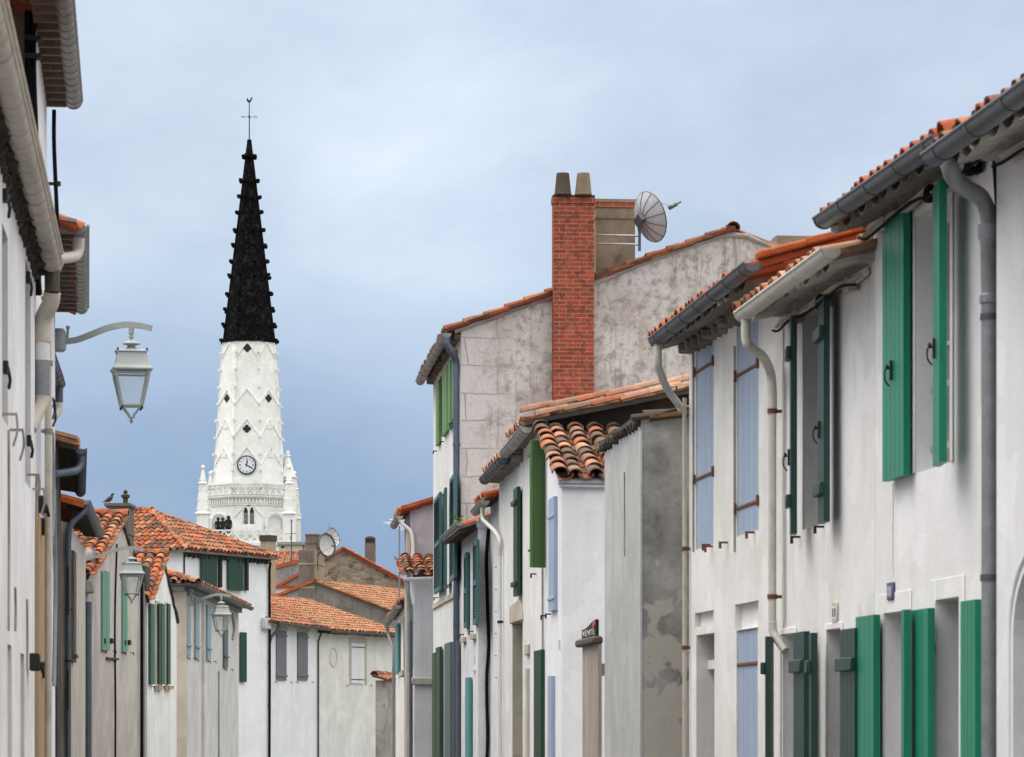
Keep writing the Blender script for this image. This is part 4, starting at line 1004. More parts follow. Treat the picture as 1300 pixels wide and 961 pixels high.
h = line_house('white_house', 'far low white house with turquoise shutter and dark window at the right end', 407, (518.5-407)/F*66, 66, 'R', GR)
L = 11.2; He = 3.98
hole = (1.0, 3.4, h.z(515, 850), h.z(515, 786))
body_eave(h, 0, L, 6, He, He+.9, [hole], 'w_r4'); window(h, hole, .2); roof_eave(h, 0, L, 6, He, He+.9, .16, 'tile_mix', seg=4)
gutter(h, (-.05, .2, 3.88), (L, .2, 3.86), .07, 'zinc_pale', .6)
shutter(h, 6.3, 8.6, .07, .07, h.z(506.5, 855), h.z(506.5, 793), 'tealbright', 3)
q = MB(); q.box(hole[0]-.2, hole[1]+.2, .001, .10, hole[2]-.12, hole[2]-.02); h.part(q, 'window_sill', 'limestone')
shutter(h, .25, .95, .07, .07, hole[2], hole[3], 'iron', 2)
pipe(h, [(L-.2, .2, 3.8), (L-.2, .16, 3.6), (L-.5, .06, 3.3), (L-.5, .06, 2.9)], .036, 'zinc_pale', name='downpipe_neck'); pipe(h, [(L-.5, .06, .1), (L-.5, .06, 2.95)], .034, 'zinc')
e = empty('tv_antenna', tuple(W(507, 745, 68)), 0, 'thin roof mast with horizontal aerial beside the lavender house', 'antenna'); s67 = 68/F
q = MB(); q.tube([(0, 0, -.5), (0, 0, (745-664)*s67)], .018, 6); q.build('mast', 'zinc', e)
q = MB(); zt = (745-667)*s67; q.tube([(-.18, -.35, zt+.05), (.12, .3, zt-.06)], .012, 6); q.tube([(-.19, .1, zt+.13), (.16, -.1, zt+.1)], .012, 6)
for k in range(7): t = k/6; q.tube([(-.18+.3*t-.12, -.35+.65*t+.05, zt+.05-.11*t), (-.18+.3*t+.12, -.35+.65*t-.05, zt+.05-.11*t)], .007, 5)
q.build('aerial', 'white_pipe', e)
# ------------------------------------------------------------------ left-hand row, nearest first
def lsh(h, pa, pb, ya, yb, o, m, n=2, bat=(), **kw):
    a, b = h.x(pa, o), h.x(pb, o); ym = (pa+pb)/2
    return shutter(h, a, b, o, o, h.z(ym, yb, o), h.z(ym, ya, o), m, n, [h.z(ym, y, o) for y in bat], **kw)
# L1
h = line_house('white_house', 'nearest white house on the left under a long dirty cream gutter', 215, -.966, 14, 'L', GL)
L = 11.05; He = 5.0
w1 = (h.x(2.5), h.x(10), h.z(8, 538), 4.5); w2 = (h.x(32), h.x(39), h.z(36, 617), h.z(36, 340))
g1 = (h.x(9.5), h.x(15), .9, h.z(12, 818)); g2 = (h.x(26), h.x(31), .9, h.z(28, 829))
body_eave(h, 0, L, 6, He, He+.9, [w1, w2, g1, g2], 'w_l1')
for w_ in (w1, w2, g1, g2): infill(h, w_, 'brown_shut', 'closed_shutter', .035, 4)
roof_eave(h, 0, L, 6, He, He+.9, .12, 'tile_old')
corbels(h, 0, L, He-.12, 'gable_dark', .17, .05, .07); corbels(h, 0, L, He-.22, 'gable_dark', .23, .035, .03)
gutter(h, (0, .125, 4.93), (L-.05, .125, 4.905), .068, 'cream_dirty', .42, bead=.012)
q = MB(); q.tube([(0, .20, 5.0), (L-.3, .20, 4.96)], .014, 6); h.part(q, 'gutter_clip', 'cream_dirty')
for (px, py) in ((3, 525), (12, 545), (34, 602), (41, 620)):
    p = h.pt(px, py, 0); q = MB(); q.box(p.x-.008, p.x+.008, .001, .085, p.z-.008, p.z+.008); q.tube(smooth_path([(p.x, .08, p.z), (p.x+.03, .085, p.z-.09), (p.x+.06, .06, p.z-.18)]), .007, 6); h.part(q, 'shutter_stop', 'coping')
for (px, py) in ((3.5, 248), (4, 466), (33, 352), (34, 558)):
    p = h.pt(px, py, 0); q = MB(); q.box(p.x-.06, p.x+.06, .001, .03, p.z-.04, p.z+.03); q.tube([(p.x+.04, .025, p.z), (p.x+.12, .035, p.z-.06), (p.x+.2, .025, p.z-.10)], .010, 6); h.part(q, 'hinge', 'iron')
for (px, y0, y1) in ((9.5, 545, 800), (18, 745, 800), (33, 760, 850)): cable(h, [(h.x(px), .006, h.z(px, y0)), (h.x(px+.4), .006, h.z(px, (y0+y1)/2)), (h.x(px), .006, h.z(px, y1))], .009, 'coping', 'wall_cable')
xe = L-.14
pipe(h, [(xe, .125, 4.86), (xe, .125, 4.70)], .055, 'wood_dark', name='gutter_outlet')
pipe(h, [(xe, .125, 4.70), (xe+.03, .11, 4.62), (xe+.1, .06, 4.52), (xe+.1, .05, 4.35)], .062, 'cream_dirty', name='downpipe_neck')
pipe(h, [(xe+.1, .05, 4.2), (xe+.1, .05, 4.38)], .055, 'white_pipe'); 
pipe(h, [(xe+.1, .05, 3.98), (xe+.1, .05, 4.22)], .057, 'zinc', name='pipe_sleeve')
pipe(h, [(xe+.1, .05, 3.99), (xe+.08, .04, 3.9), (xe-.05, -.03, 3.72)], .05, 'cream_dirty', name='downpipe_foot')
cable(h, [(L-.02, .01, .1), (L-.02, .01, 2.0), (L-.02, .01, 3.4)], .012, 'coping', 'wall_conduit')

# L2 taller house
h = line_house('tall_house', 'taller house with brown stone side wall, boarded eave and black cables at top left', 170, -.71, 25.08, 'L', GL)
L = 3.15; He = 6.74
body_eave(h, 0, L, 7, He, He+1.2, [], 'w_l1')
q = MB(); q.prism([(-.03, -.075, 4.6), (-.03, -.075, He), (-.03, -3.5, He+1.2), (-.03, -3.5, 4.6)], (.026, 0, 0)); h.part(q, 'side_wall', 'brown_stone')
roof_eave(h, -1.3, L+.1, 7, He, He+1.2, .2, 'tile_old')
so = soffit(h, -1.3, L+.08, He, .17, .1, 'wood_soffit')
x = -1.25
while x < L: q = MB(); q.box(x, x+.07, -.01, .16, He-.115, He-.045); x += .31; h.part(q, 'rafter_end', 'wood_soffit', so)
gutter(h, (-1.35, .215, 6.70), (L+.12, .215, 6.70), .066, 'zinc_pale', .27, ringout=.009, bead=.014)
for k, r_ in ((0, .028), (1, .02)): cable(h, [(-.06-.01*k, -.05+.035*k, 6.75), (-.055, -.048+.035*k, 6.3), (-.06, -.03+.03*k, 5.9), (-.05, -.02+.03*k, 5.5), (-.04, .0+.02*k, 5.0), (-.03, .02, 4.7)], r_, 'black', 'service_cable', .003)
for zz in (6.55, 6.42, 5.0, 4.9): q = MB(); q.box(-.1, -.004, -.08, .04, zz-.018, zz+.018); h.part(q, 'cable_clip', 'iron')
pipe(h, [(L+.02, .10, 5.15), (L+.0, .085, 5.7), (L-.0, .06, 6.3), (L-.02, .06, 6.6)], .017, 'black', [(L, .09, 6.0), (L, .095, 5.5)], name='downpipe', bm='iron')
q = MB(); a, b = h.x(44.5), h.x(57.5)
for k in range(8): q.box(a+(b-a)*k/8+.006, a+(b-a)*(k+1)/8-.006, .001, .03, .05, 3.12)
h.part(q, 'shop_front_boards', 'ochre')
sh = shutter(h, h.x(46.5), h.x(57), .03, .03, 3.25, 4.5, 'white_shut', 6)
for (px, py) in ((43.5, 840), (54, 850), (51, 640), (53, 668)): p = h.pt(px, py, .03); q = MB(); q.box(p.x-.12, p.x+.1, .0, .07, p.z-.06, p.z+.06); q.tube([(p.x, .07, p.z), (p.x+.1, .09, p.z-.08)], .015, 6); h.part(q, 'hinge', 'iron', bevel=.01)

# L3 house with hooked gutter; street lamp hangs here
k3 = (110-CX)/F
h = House('white_house', 'bluish white house with red verge tiles and ringed zinc gutter carrying the big lamp', k3*29+(60-110)/F*29, 29, (-4.745-(k3*29+(60-110)/F*29))/7, 1, 'L', GL)
L = 7.03; He = 5.98
body_eave(h, 0, L, 7, He, He+1.6, [], 'w_l3')
roof_eave(h, 1.0, L+.15, 7, He, He+1.6, .24, 'tile_new')
so = soffit(h, .9, L+.1, He, .24, .2, 'under')
x = 1.0
while x < L: q = MB(); q.box(x, x+.08, -.01, .22, He-.125, He-.055); x += .36; h.part(q, 'rafter_end', 'wood_soffit', so)
gutter(h, (1.15, .27, 5.94), (L+.1, .27, 5.94), .068, 'zinc_pale', .3, ringout=.009, bead=.014)
pipe(h, [(1.35, .26, 5.86), (1.35, .25, 5.74), (1.25, .20, 5.68), (.9, .02, 5.62), (.5, -.08, 5.58)], .05, 'cream_pipe', name='downpipe_neck')
xp = h.x(63, .06)
pipe(h, [(xp, .05, .1), (xp, .05, 2.6), (xp, .05, 5.4)], .026, 'cream_dirty', [(xp, .05, h.z(63, 403)), (xp, .05, h.z(63, 475)), (xp, .05, h.z(63, 543)), (xp, .05, h.z(63, 613))], 'zinc', smooth=False)
pipe(h, [(xp+1.6, .04, .1), (xp+1.6, .04, 4.9)], .022, 'white_pipe', smooth=False)
for (px, y0, y1, r_) in ((64, 548, 680, .014), (66, 620, 870, .02), (62, 560, 720, .012)): cable(h, [(h.x(px), .02, h.z(px, y0)), (h.x(px+.3), .03, h.z(px, (y0+y1)/2)), (h.x(px), .02, h.z(px, y1))], r_, 'zinc', 'wall_cable')
for (px, py) in ((62, 518), (63, 527)): p = h.pt(px, py, 0); q = MB(); q.tube(smooth_path([(p.x-.2, .01, p.z+.06), (p.x, .04, p.z+.08), (p.x+.1, .05, p.z-.02), (p.x, .03, p.z-.09)]), .012, 6); h.part(q, 'wall_hook', 'iron')
lampwall3 = h

# L4, L5, L5b: narrow glimpses
h = line_house('white_house', 'glimpse of a white house with slate coloured gutter just behind the big lamp', 231, -1.75, 37, 'L', GL)
L = 7.0; He = 5.98
body_eave(h, 0, L, 6, He, He+.9, [], 'w_l4'); roof_eave(h, .2, L, 6, He, He+.9, .17, 'tile_old'); soffit(h, .2, L, He, .17, .25, 'under', .4)
gutter(h, (.5, .20, 5.93), (L, .20, 5.93), .065, 'zinc_dark', .5)
pipe(h, [(L-.3, .2, 5.86), (L-.3, .2, 5.66)], .05, 'zinc_dark', name='gutter_outlet'); pipe(h, [(L-.3, .2, 5.67), (L-.3, .19, 5.58), (L-.35, .13, 5.48), (L-.4, .03, 5.42)], .055, 'cream_pipe', name='downpipe_neck')
h = House('dark_eaved_house', 'house with orange verge, shadow-dark eave and blue grey pipe elbow on the left', (73-CX)/F*45, 45, (100-CX)/F, 1, 'L', GL)
L = 8.6; He = 5.3
body_eave(h, 0, L, 6, He, He+.75, [], 'gable_dark'); roof_eave(h, -.1, L, 6, He, He+.75, .26, 'tile_tan')
soffit(h, -.05, L, He, .26, .25, 'gable_dark', .4)  # shade below the eave is put into the soffit's dark colour
q = MB()
for j in (0, 1): q.prism([(-.12-.05*j, .26, He+.0-.07*j), (-.12-.05*j, -.6, He+.215-.07*j), (-.12-.05*j, -.6, He+.265-.07*j), (-.12-.05*j, .26, He+.05-.07*j)], (.13, 0, 0))
h.part(q, 'verge_tiles', 'tile_tan')
gutter(h, (.25, .30, 5.21), (L, .30, 5.20), .072, 'zinc_dark', .3, ringout=.01)
pipe(h, [(.45, .30, 5.13), (.45, .29, 5.02), (.35, .22, 4.93), (.1, .02, 4.88), (-.05, -.05, 4.86)], .055, 'zinc_blue', name='downpipe_neck')
h = House('beige_house', 'narrow beige grey house with two thin dark shutters and a zinc downpipe', (87-CX)/F*54, 54, (259-CX)/F, 1, 'L', GL)
L = 7.95; He = 4.75
holes = []
body_eave(h, 0, L, 5, He, He+.7, holes, 'beige'); roof_eave(h, -.1, L-.3, 5, He+.3, He+1.0, .18, 'tile_new')
soffit(h, 0, L-.2, He+.28, .2, .25, 'gable_dark', .35)
q = MB(); 
for j in (0, 1): q.prism([(-.14-.05*j, .24, He+.30-.07*j), (-.14-.05*j, -.5, He+.50-.07*j), (-.14-.05*j, -.5, He+.56-.07*j), (-.14-.05*j, .24, He+.36-.07*j)], (.15, 0, 0))
h.part(q, 'verge_tiles', 'tile_new')
gutter(h, (-.1, .26, 5.10), (L-.6, .26, 4.98), .075, 'zinc', .3, ringout=.01)
pipe(h, [(.05, .25, 5.02), (.05, .24, 4.95), (0, .16, 4.86), (-.05, .04, 4.72), (-.06, .0, 4.5), (-.06, .0, 4.2)], .05, 'zinc_blue', name='downpipe_neck'); pipe(h, [(-.06, .0, .1), (-.06, .0, 4.25)], .042, 'zinc_blue', [(-.06, 0, 3.4), (-.06, 0, 2.6)], 'iron')
lsh(h, 87.5, 89, 720, 780, .05, 'iron', 1); lsh(h, 94, 97, 700, 840, .05, 'wood_dark', 2, (832,), bh=.05); lsh(h, 87.5, 90, 850, 900, .05, 'iron', 1)
pipe(h, [(L-.15, .05, .1), (L-.15, .05, 3.8)], .06, 'zinc_blue')
q = MB(); p = h.pt(109, 745, 0); q.box(p.x-.25, p.x+.3, .0, .14, p.z-.1, p.z+.12); h.part(q, 'meter_box', 'coping', bevel=.02)

# L6 grey gabled house
def gable_house(h, L, D, H0, Hx, xa, H1, m, holes, tm, over=.12):
    mb = MB(); zr = min(H0, H1)-.02; front(mb, 0, L, 0, zr, holes)
    mb.poly((0, 0, zr), (L, 0, zr), (L, 0, H1), (xa, 0, Hx), (0, 0, H0))
    for x, z in ((0, H0), (L, H1)): mb.poly((x, 0, 0), (x, 0, z), (x, -D, z), (x, -D, 0))
    mb.poly((0, 0, H0), (xa, 0, Hx), (xa, -D, Hx), (0, -D, H0)); mb.poly((L, 0, H1), (L, -D, H1), (xa, -D, Hx), (xa, 0, Hx))
    mb.poly((0, -D, 0), (L, -D, 0), (L, -D, H1), (xa, -D, Hx), (0, -D, H0)); h.part(mb, 'wall', m)
    s0 = (Hx-H0)/xa; s1 = (Hx-H1)/(L-xa); mb = MB()
    tiles(mb, (xa, over, Hx+.02), (0, -1, 0), (-1, 0, -s0), D+over, (xa+.2)*math.hypot(1, s0), seg=6); r = h.part(mb, 'roof', tm)
    mb = MB(); tiles(mb, (xa, -.06, Hx-.05), (0, -1, 0), (1, 0, -s1), 1.4, (L-xa+.05)*math.hypot(1, s1), seg=5)
    mb.poly((xa, -1.3, Hx+.06), (L+.05, -1.3, H1+.04), (L+.05, -D, H1+.04), (xa, -D, Hx+.06)); h.part(mb, 'roof_far_slope', tm)
    mb = MB(); ridge_tiles(mb, (xa, over+.05, Hx+.05), (xa, -D, Hx+.05), .12); h.part(mb, 'ridge_tiles', tm, r)
    for (xs, zs, xe, ze) in ((-.15, H0-.08, xa, Hx-.03), (xa, Hx-.03, L+.1, H1-.06)):
        n = 14; P = [(xs+(xe-xs)*k/n, .02+RND.uniform(-.01, .02), zs+(ze-zs)*k/n+RND.uniform(-.03, .02)) for k in range(n+1)]; q = MB(); q.tube(P, [RND.uniform(.018, .04) for _ in P], 6); h.part(q, 'verge_bedding', 'gable_dark')
    return r
h = line_house('grey_gabled_house', 'weathered grey gabled house with slim mint shutters behind the middle lamp', 700, (110-700)/F*62, 62, 'L', GL)
L = 8.7
gable_house(h, L, 7, 4.3, 5.6, 4.75, 4.45, 'grey_l6', [], 'tile_mix')
for (pa, pb, ya, yb) in ((130.5, 139.5, 725, 825), (156.5, 162, 722, 827)):
    m_ = (pa+pb)/2
    for a, b in ((pa, m_-.15), (m_+.15, pb)): lsh(h, a, b, ya, yb, .04, 'mint', 2, (), bh=.05)
    for px in (pa-1, pb+3.5): x, z = h.loc(px, yb+3); stop(h, x, z+.03)
    for px in (pa-.3, pb+.3):
        p = h.pt(px, yb-12, 0); q = MB(); q.box(p.x-.07, p.x+.07, .0, .06, p.z-.05, p.z+.05); h.part(q, 'hinge', 'iron', bevel=.01)
cable(h, [(h.x(145), .02, .2), (h.x(145.3), .02, 2), (h.x(144.6), .02, 3.6), (h.x(146.5), .03, h.z(146, 690))], .017, 'black', 'wall_cable')
q = MB(); a, b = h.pt(134, 835, 0), h.pt(148, 836, 0); q.tube([(a.x, .02, a.z), (b.x, .03, b.z)], .025, 6); h.part(q, 'iron_tie', 'iron')
c0 = h.at(135, 690, 69); c1 = h.at(163, 638, 69); cz = c1.z
q = MB(); q.box(c0.x, c0.x+.95, c0.y, c1.y, 4.2, cz-.06); q.box(c0.x-.04, c0.x+.99, c0.y-.04, c1.y+.04, cz-.0595, cz); q.box(c0.x-.02, c0.x+.97, c0.y-.02, c1.y+.02, cz-.62, cz-.58); ch = h.part(q, 'chimney', 'chim_dark')
q = MB(); q.lathe([(.07, 0), (.05, .06), (.05, .12), (.09, .15), (.09, .19), (.03, .22), (.05, .26), (.0, .31)], (c0.x+.5, (c0.y+c1.y)/2+.1, cz+.001), 10); h.part(q, 'chimney_finial', 'pot', ch)
pipe(h, [(h.x(180, .06), .06, .1), (h.x(180, .06), .06, h.z(181, 735))], .032, 'black', name='downpipe'); pipe(h, [(h.x(182, .06), .06, .1), (h.x(182, .06), .06, h.z(182, 740))], .036, 'zinc', name='downpipe')
q = MB(); p = h.pt(181, 740, 0); q.box(p.x-.4, p.x+.3, .001, .12, p.z-.15, p.z+.35); h.part(q, 'rainwater_head', 'gable_dark', bevel=.02)
# bird on that chimney
bp = W(136.5, 637, 69.2); b = empty('bird', tuple(V((bp.x, bp.y+.2, cz+.001))), .4, 'small dark bird perched on the edge of the left chimney', 'bird')
q = MB(); q.tube(smooth_path([(-.13, 0, .03), (-.07, 0, .06), (0, 0, .095), (.05, 0, .14), (.065, 0, .185), (.09, 0, .205), (.125, 0, .2)], 4), [.008]*3+[.014, .022, .03, .035, .042, .046, .048, .048, .046, .042, .036, .030, .026, .025, .025, .026, .026, .024, .018, .012, .008, .003][:22], 8)
q.build('bird_body', 'feather', b)
q = MB()
for s in (-1, 1): q.tube([(.01, s*.018, 0), (.01, s*.02, .06)], .005, 5)
q.build('bird_legs', 'orange_mark', b)

# L7 small white gable
h = line_house('white_gabled_house', 'small white gabled house with dark green shutters beside the far lamp', 700, (187-700)/F*71, 71, 'L', GL)
L = 5.55
wa = (h.x(197.5), h.x(201.5), h.z(199, 868), h.z(199, 768)); wb = (h.x(210), h.x(213), h.z(211, 868), h.z(211, 770))
gable_house(h, L, 6, 4.2, 5.2, 2.73, 3.95, 'w_l7', [wa, wb], 'tile_mix', .1)
for w_ in (wa, wb):
    window(h, w_, .2, mull=False); frame_band(h, w_, .10, 'limestone', .02, False)
for (pa, pb) in ((191.8, 196.6), (202.4, 204.4), (205.6, 209.4), (213.6, 216.8)): lsh(h, pa, pb, 766, 868, .06, 'deepgreen' if pa in (202.4, 213.6) else 'forest', 2)
for px in (192, 197, 205, 210, 216): x, z = h.loc(px, 871); stop(h, x, z)
for w_ in (wa, wb): q = MB(); q.box(w_[0]-.3, w_[1]+.3, .002, .06, w_[2]-.12, w_[2]-.03); h.part(q, 'window_sill', 'ochre')

# L8 hipped house with long dark gutter
h = House('white_house', 'greyish white house with long dark gutter and pale blue grey shutters behind the far lamp', -7.55, 80, 0, 1, 'L', GL)
L = 15.7; He = 4.92; D = 6; Hr = 5.85; sl = .31
body_eave(h, 0, L, D, He, He, [], 'w_l8', roofplane=False)
mb = MB(); Lv = (3.3)*math.hypot(1, sl); k_ = 3.3/Lv
tiles(mb, (-.3, -3, Hr+.02), (1, 0, 0), (0, 1, -sl), L+.5, Lv, clip=lambda u, v: u > (Lv-v)*k_-.1)
tiles(mb, (3.0, .3, Hr+.02), (0, -1, 0), (-1, 0, -sl), 6.6, Lv, clip=lambda u, v: abs(u-3.3) < v*k_+.05)
mb.poly((3, -3, Hr), (L, -3, Hr), (L, -6.2, He), (-.2, -6.2, He)); r = h.part(mb, 'roof', 'tile_mix')
mb = MB(); ridge_tiles(mb, (3.0, -3.0, Hr+.06), (-.3, .3, He-.03), .11); ridge_tiles(mb, (3.0, -3, Hr+.06), (L, -3, Hr+.06), .11); h.part(mb, 'ridge_tiles', 'tile_mix', r)
q = MB(); q.box(-.28, L, .001, .28, He-.10, He-.06); q.box(-.28, -.001, -6, .0, He-.10, He-.06); q.box(-.1, L, .001, .1, He-.22, He-.105); h.part(q, 'soffit', 'zinc_dark')
gutter(h, (-.33, .33, 4.85), (L+.2, .33, 4.85), .075, 'zinc_dark', .9); gutter(h, (-.34, .33, 4.851), (-.34, -6, 4.851), .075, 'zinc_dark', .9)
for (pa, pb, ya, yb, m) in ((237.6, 242, 756, 833, 'bluegrey'), (248.8, 253.3, 759, 835, 'bluegrey'), (263.7, 268, 768, 837, 'bluegrey'), (285, 289.7, 774, 847, 'slate_paint')):
    lsh(h, pa, pb, ya, yb, .05, m, 3, (yb-14,), bh=.05)
    for px in (pa, pb+3): x, z = h.loc(px, yb+2); stop(h, x, z)
q = MB(); a = h.x(256.5); q.box(a-.12, a+.12, .001, .07, .2, He-.3); h.part(q, 'render_pilaster', 'w_l8')
q = MB(); q.box(-.03, -.001, -.8, .04, .1, He-.25); h.part(q, 'end_render', 'limestone')
cable(h, [(h.x(276.5), .03, .1), (h.x(276.5), .03, 2), (h.x(276.5), .03, 3.0)], .022, 'zinc_pale', 'wall_cable'); cable(h, [(h.x(294), .03, 3.9), (h.x(295), .05, 4.2), (h.x(293.5), .03, 4.6)], .03, 'coping', 'wall_cable')

# L9 white house with big hipped tile roof
h = House('white_house', 'large white house with broad hipped tile roof and dark green upper shutters', -9.97, 105, 2.23, 4.8, 'L', GL)
L = 5.35; He = 7.0; Hr = 8.26; sl = (Hr-He)/2.675; D = 13
up1 = (h.x(257), h.x(276), h.z(257, 746), h.z(257, 701)); 
body_eave(h, 0, L, D, He, He, [], 'w_l9', roofplane=False)
mb = MB(); Lv = 2.95*math.hypot(1, sl); k_ = 2.95/Lv
tiles(mb, (2.675, .28, Hr+.02), (0, -1, 0), (-1, 0, -sl), D, Lv, clip=lambda u, v: u > (Lv-v)*k_-.12, seg=5)
tiles(mb, (-.28, -2.675, Hr+.02), (1, 0, 0), (0, 1, -sl), L+.56, Lv, clip=lambda u, v: abs(u-L/2-.28) < v*k_+.05, seg=5)
mb.poly((2.675, -2.6, Hr+.05), (L+.28, .28, He), (L+.28, -D, He), (2.675, -D, Hr+.05)); r = h.part(mb, 'roof', 'tile_mix')
mb = MB(); ridge_tiles(mb, (2.675, -2.675, Hr+.08), (2.675, -D, Hr+.08), .12); ridge_tiles(mb, (2.675, -2.675, Hr+.05), (-.28, .28, He-.09), .085); ridge_tiles(mb, (2.675, -2.675, Hr+.05), (L+.28, .28, He-.09), .085); h.part(mb, 'ridge_tiles', 'tile_mix', r)
q = MB(); q.box(-.24, L+.2, .001, .22, He-.16, He-.09); q.box(-.24, -.001, -D, .0, He-.16, He-.09); h.part(q, 'soffit', 'under'); corbels(h, 0, L, He-.26, 'gable_dark', .26, .06, .12)
for (pa, pb, ya, yb) in ((256.5, 276, 701, 745), (290.5, 309.5, 704, 749), ):
    lsh(h, pa, pb, ya, yb, .10, 'deepgreen', 7)
    p0 = h.x(pb+.3); q = MB(); q.box(p0, p0+.13, .004, .10, h.z(pb, yb), h.z(pb, ya)); h.part(q, 'shutter', 'iron')  # black strip stands in for the shadow gap beside each leaf
lsh(h, 306, 313.5, 802, 865, .08, 'deepgreen', 4)
for (px, y0) in ((286, 702), (288.3, 702)): pass
pipe(h, [(.03, .03, .1), (.03, .03, He-.25)], .022, 'black', name='downpipe'); pipe(h, [(L-.05, .06, .1), (L-.05, .07, 3.5), (L-.05, .06, He-.5), (L-.15, .15, He-.25)], .04, 'black', [(L-.05, .06, k) for k in (2.2, 3.6, 5.0, 6.0)], 'iron', smooth=False)
q = MB(); p = h.pt(336, 792, 0); q.box(p.x-.25, p.x+.15, .001, .16, p.z-.15, p.z+.2); h.part(q, 'meter_box', 'pale_grey', bevel=.02)
c = h.at(340, 690, 116); q = MB(); q.box(c.x-.2, c.x+.25, c.y-.17, c.y+.17, He-1.0, h.at(340, 679, 116).z); ch = h.part(q, 'chimney', 'chim_tan')
q = MB(); zc = h.at(340, 679, 116).z; q.box(c.x-.23, c.x+.28, c.y-.20, c.y+.20, zc-.2, zc+.0); h.part(q, 'chimney_cap', 'gable_dark', ch)

# ------------------------------------------------------------------ end of the street
h = line_house('white_house', 'small white house with two dark grey narrow shutters and dark gutter', 1590, (340-1590)/F*110, 110, 'L', GC)
L = 6.0; He = 4.95
body_eave(h, 0, L, 4.4, He, He+.8, [], 'w_c1'); roof_eave(h, -.4, L+.3, 4.4, He, He+.88, .3, 'tile_mix', seg=4)
gutter(h, (0, .34, 4.85), (L+.4, .34, 4.83), .07, 'zinc_dark', .9); soffit(h, 0, L, He-.04, .3, .3, 'gable_dark')
for (pa, pb, ya, yb) in ((351.5, 364, 800, 863), (378.5, 391, 802, 863)):
    lsh(h, pa, pb, ya, yb, .04, 'grey_shut', 4, (ya+6, yb-6), bh=.07, bt=.03); a, b = h.x(pa), h.x(pb); q = MB(); zt = h.z(pa, ya-1); q.box(a-.12, b+.12, .001, .03, zt, zt+.1); h.part(q, 'lintel', 'limestone')
    for px in (pa-3, pb+4): x, z = h.loc(px, yb+2); stop(h, x, z)
pipe(h, [(.15, .32, 4.8), (.15, .3, 4.65), (0, .12, 4.4), (-.1, .06, 4.1)], .05, 'zinc_dark', name='downpipe_neck'); pipe(h, [(-.1, .06, .1), (-.1, .06, 4.15)], .05, 'zinc_dark')
pipe(h, [(L-.1, .05, .1), (L-.1, .05, 4.4), (L-.25, .2, 4.7)], .032, 'wood_dark', smooth=False)

X0, Y0 = (400-CX)/F*115.9, 115.9
h = House('cream_white_house', 'cream white house with one white shutter under a wide tan tiled roof', X0, Y0, .389, 1, 'L', GC)
L = h.x(506); He = 4.86
body_eave(h, 0, L, 7, He, He+1.15, [], 'w_c2'); roof_eave(h, -.2, L+.2, 7, He, He+1.15, .28, 'tile_tan', seg=5)
gutter(h, (.5, .33, 4.77), (L+.3, .33, 4.77), .07, 'zinc_dark', .9); corbels(h, 0, L, He-.13, 'gable_dark', .5, .05, .2)
w_ = (h.x(446), h.x(463), h.z(446, 868), h.z(446, 815))
lsh(h, 446.5, 462.5, 816, 867, .04, 'white_shut', 5, (821, 862), bh=.03, bt=.014, bm='iron', bname='hinge_strap')
frame_band(h, w_, .16, 'limestone', .025)
q = MB(); x, z = h.loc(423, 834); P = [(x+.28*math.cos(2*math.pi*k/20), .004, z+.32*math.sin(2*math.pi*k/20)) for k in range(21)]; q.tube(P, .016, 5); h.part(q, 'faded_roundel', 'limestone')
for px in (440, 470): x, z = h.loc(px, 869); stop(h, x, z)

u3 = V((.305, .952)); A = V((-7.21, 127)); a3 = 3.21; P0 = A+V((.952, -.305))*a3
h = House('gabled_house', 'house end with blackened gable wall, orange roof slope and tan chimney', P0.x, P0.y, .305, .952, 'L', GC)
L = 9.6; He = 5.67; Hr = 6.85
body_eave(h, 0, L, 2*a3, He, Hr, [], 'stain_wall')
q = MB(); q.prism([(-.03, -3.3, 3.5), (-.03, -3.3, Hr-.03), (-.03, -2*a3, He-.02), (-.03, -2*a3, 3.5)], (.026, 0, 0)); h.part(q, 'cement_patch', 'grey_wall')
roof_eave(h, -.08, L, 2*a3, He, Hr, .2, 'tile_tan', seg=5, name='roof')
q = MB(); q.prism([(-.10, -a3, Hr+.0), (-.10, -a3, Hr+.11), (-.10, -2*a3-.1, He+.08), (-.10, -2*a3-.1, He-.03)], (.16, 0, 0)); h.part(q, 'verge_tiles', 'tile_new')
zt = EYE+(HY-697)/F*127; zt2 = EYE+(HY-677.5)/F*127.3
q = MB(); q.box(-.05, .95, -a3-.62, -a3+.0, 5.8, zt); q.box(-.075, .975, -a3-.65, -a3+.03, zt-.55, zt-.49); q.box(-.075, .975, -a3-.65, -a3+.03, zt-1.42, zt-1.36); ch = h.part(q, 'chimney', 'chim_tan')
q = MB(); q.box(.05, .85, -a3-.40, -a3-.02, zt+.001, zt2-.05); q.box(.02, .88, -a3-.43, -a3+.01, zt2-.35, zt2-.31); q.box(.03, .87, -a3-.42, -a3, zt2-.05, zt2); h.part(q, 'chimney_shaft', 'chim_dark', ch)
q = MB(); q.box(-.06, -.0505, -a3-.63, -a3-.02, 5.9, zt-.02); h.part(q, 'chimney_front_dark', 'chim_dark', ch)  # front side covered by a darker sheet than the other sides
d1 = W(415.5, 692, 126.6); d1.y -= .35
dish('satellite_dish', tuple(d1), .42, (.72, -.66, .12), 'dish_pale', 'round grey satellite dish with dark rim facing right on the far tan chimney', True, ((-.35, .30, -.9), (-.35, .30, .15)), ribs=0, depth=.09, rim=.035)
d2 = W(423.5, 681, 127.6)
dish('satellite_dish', tuple(d2), .36, (.8, -.5, .3), 'dish_pale', 'paler mesh dish half hidden behind the round dark rimmed dish', False, ((-.3, .2, -.9), (-.3, .2, .2)), ribs=10, depth=.08)
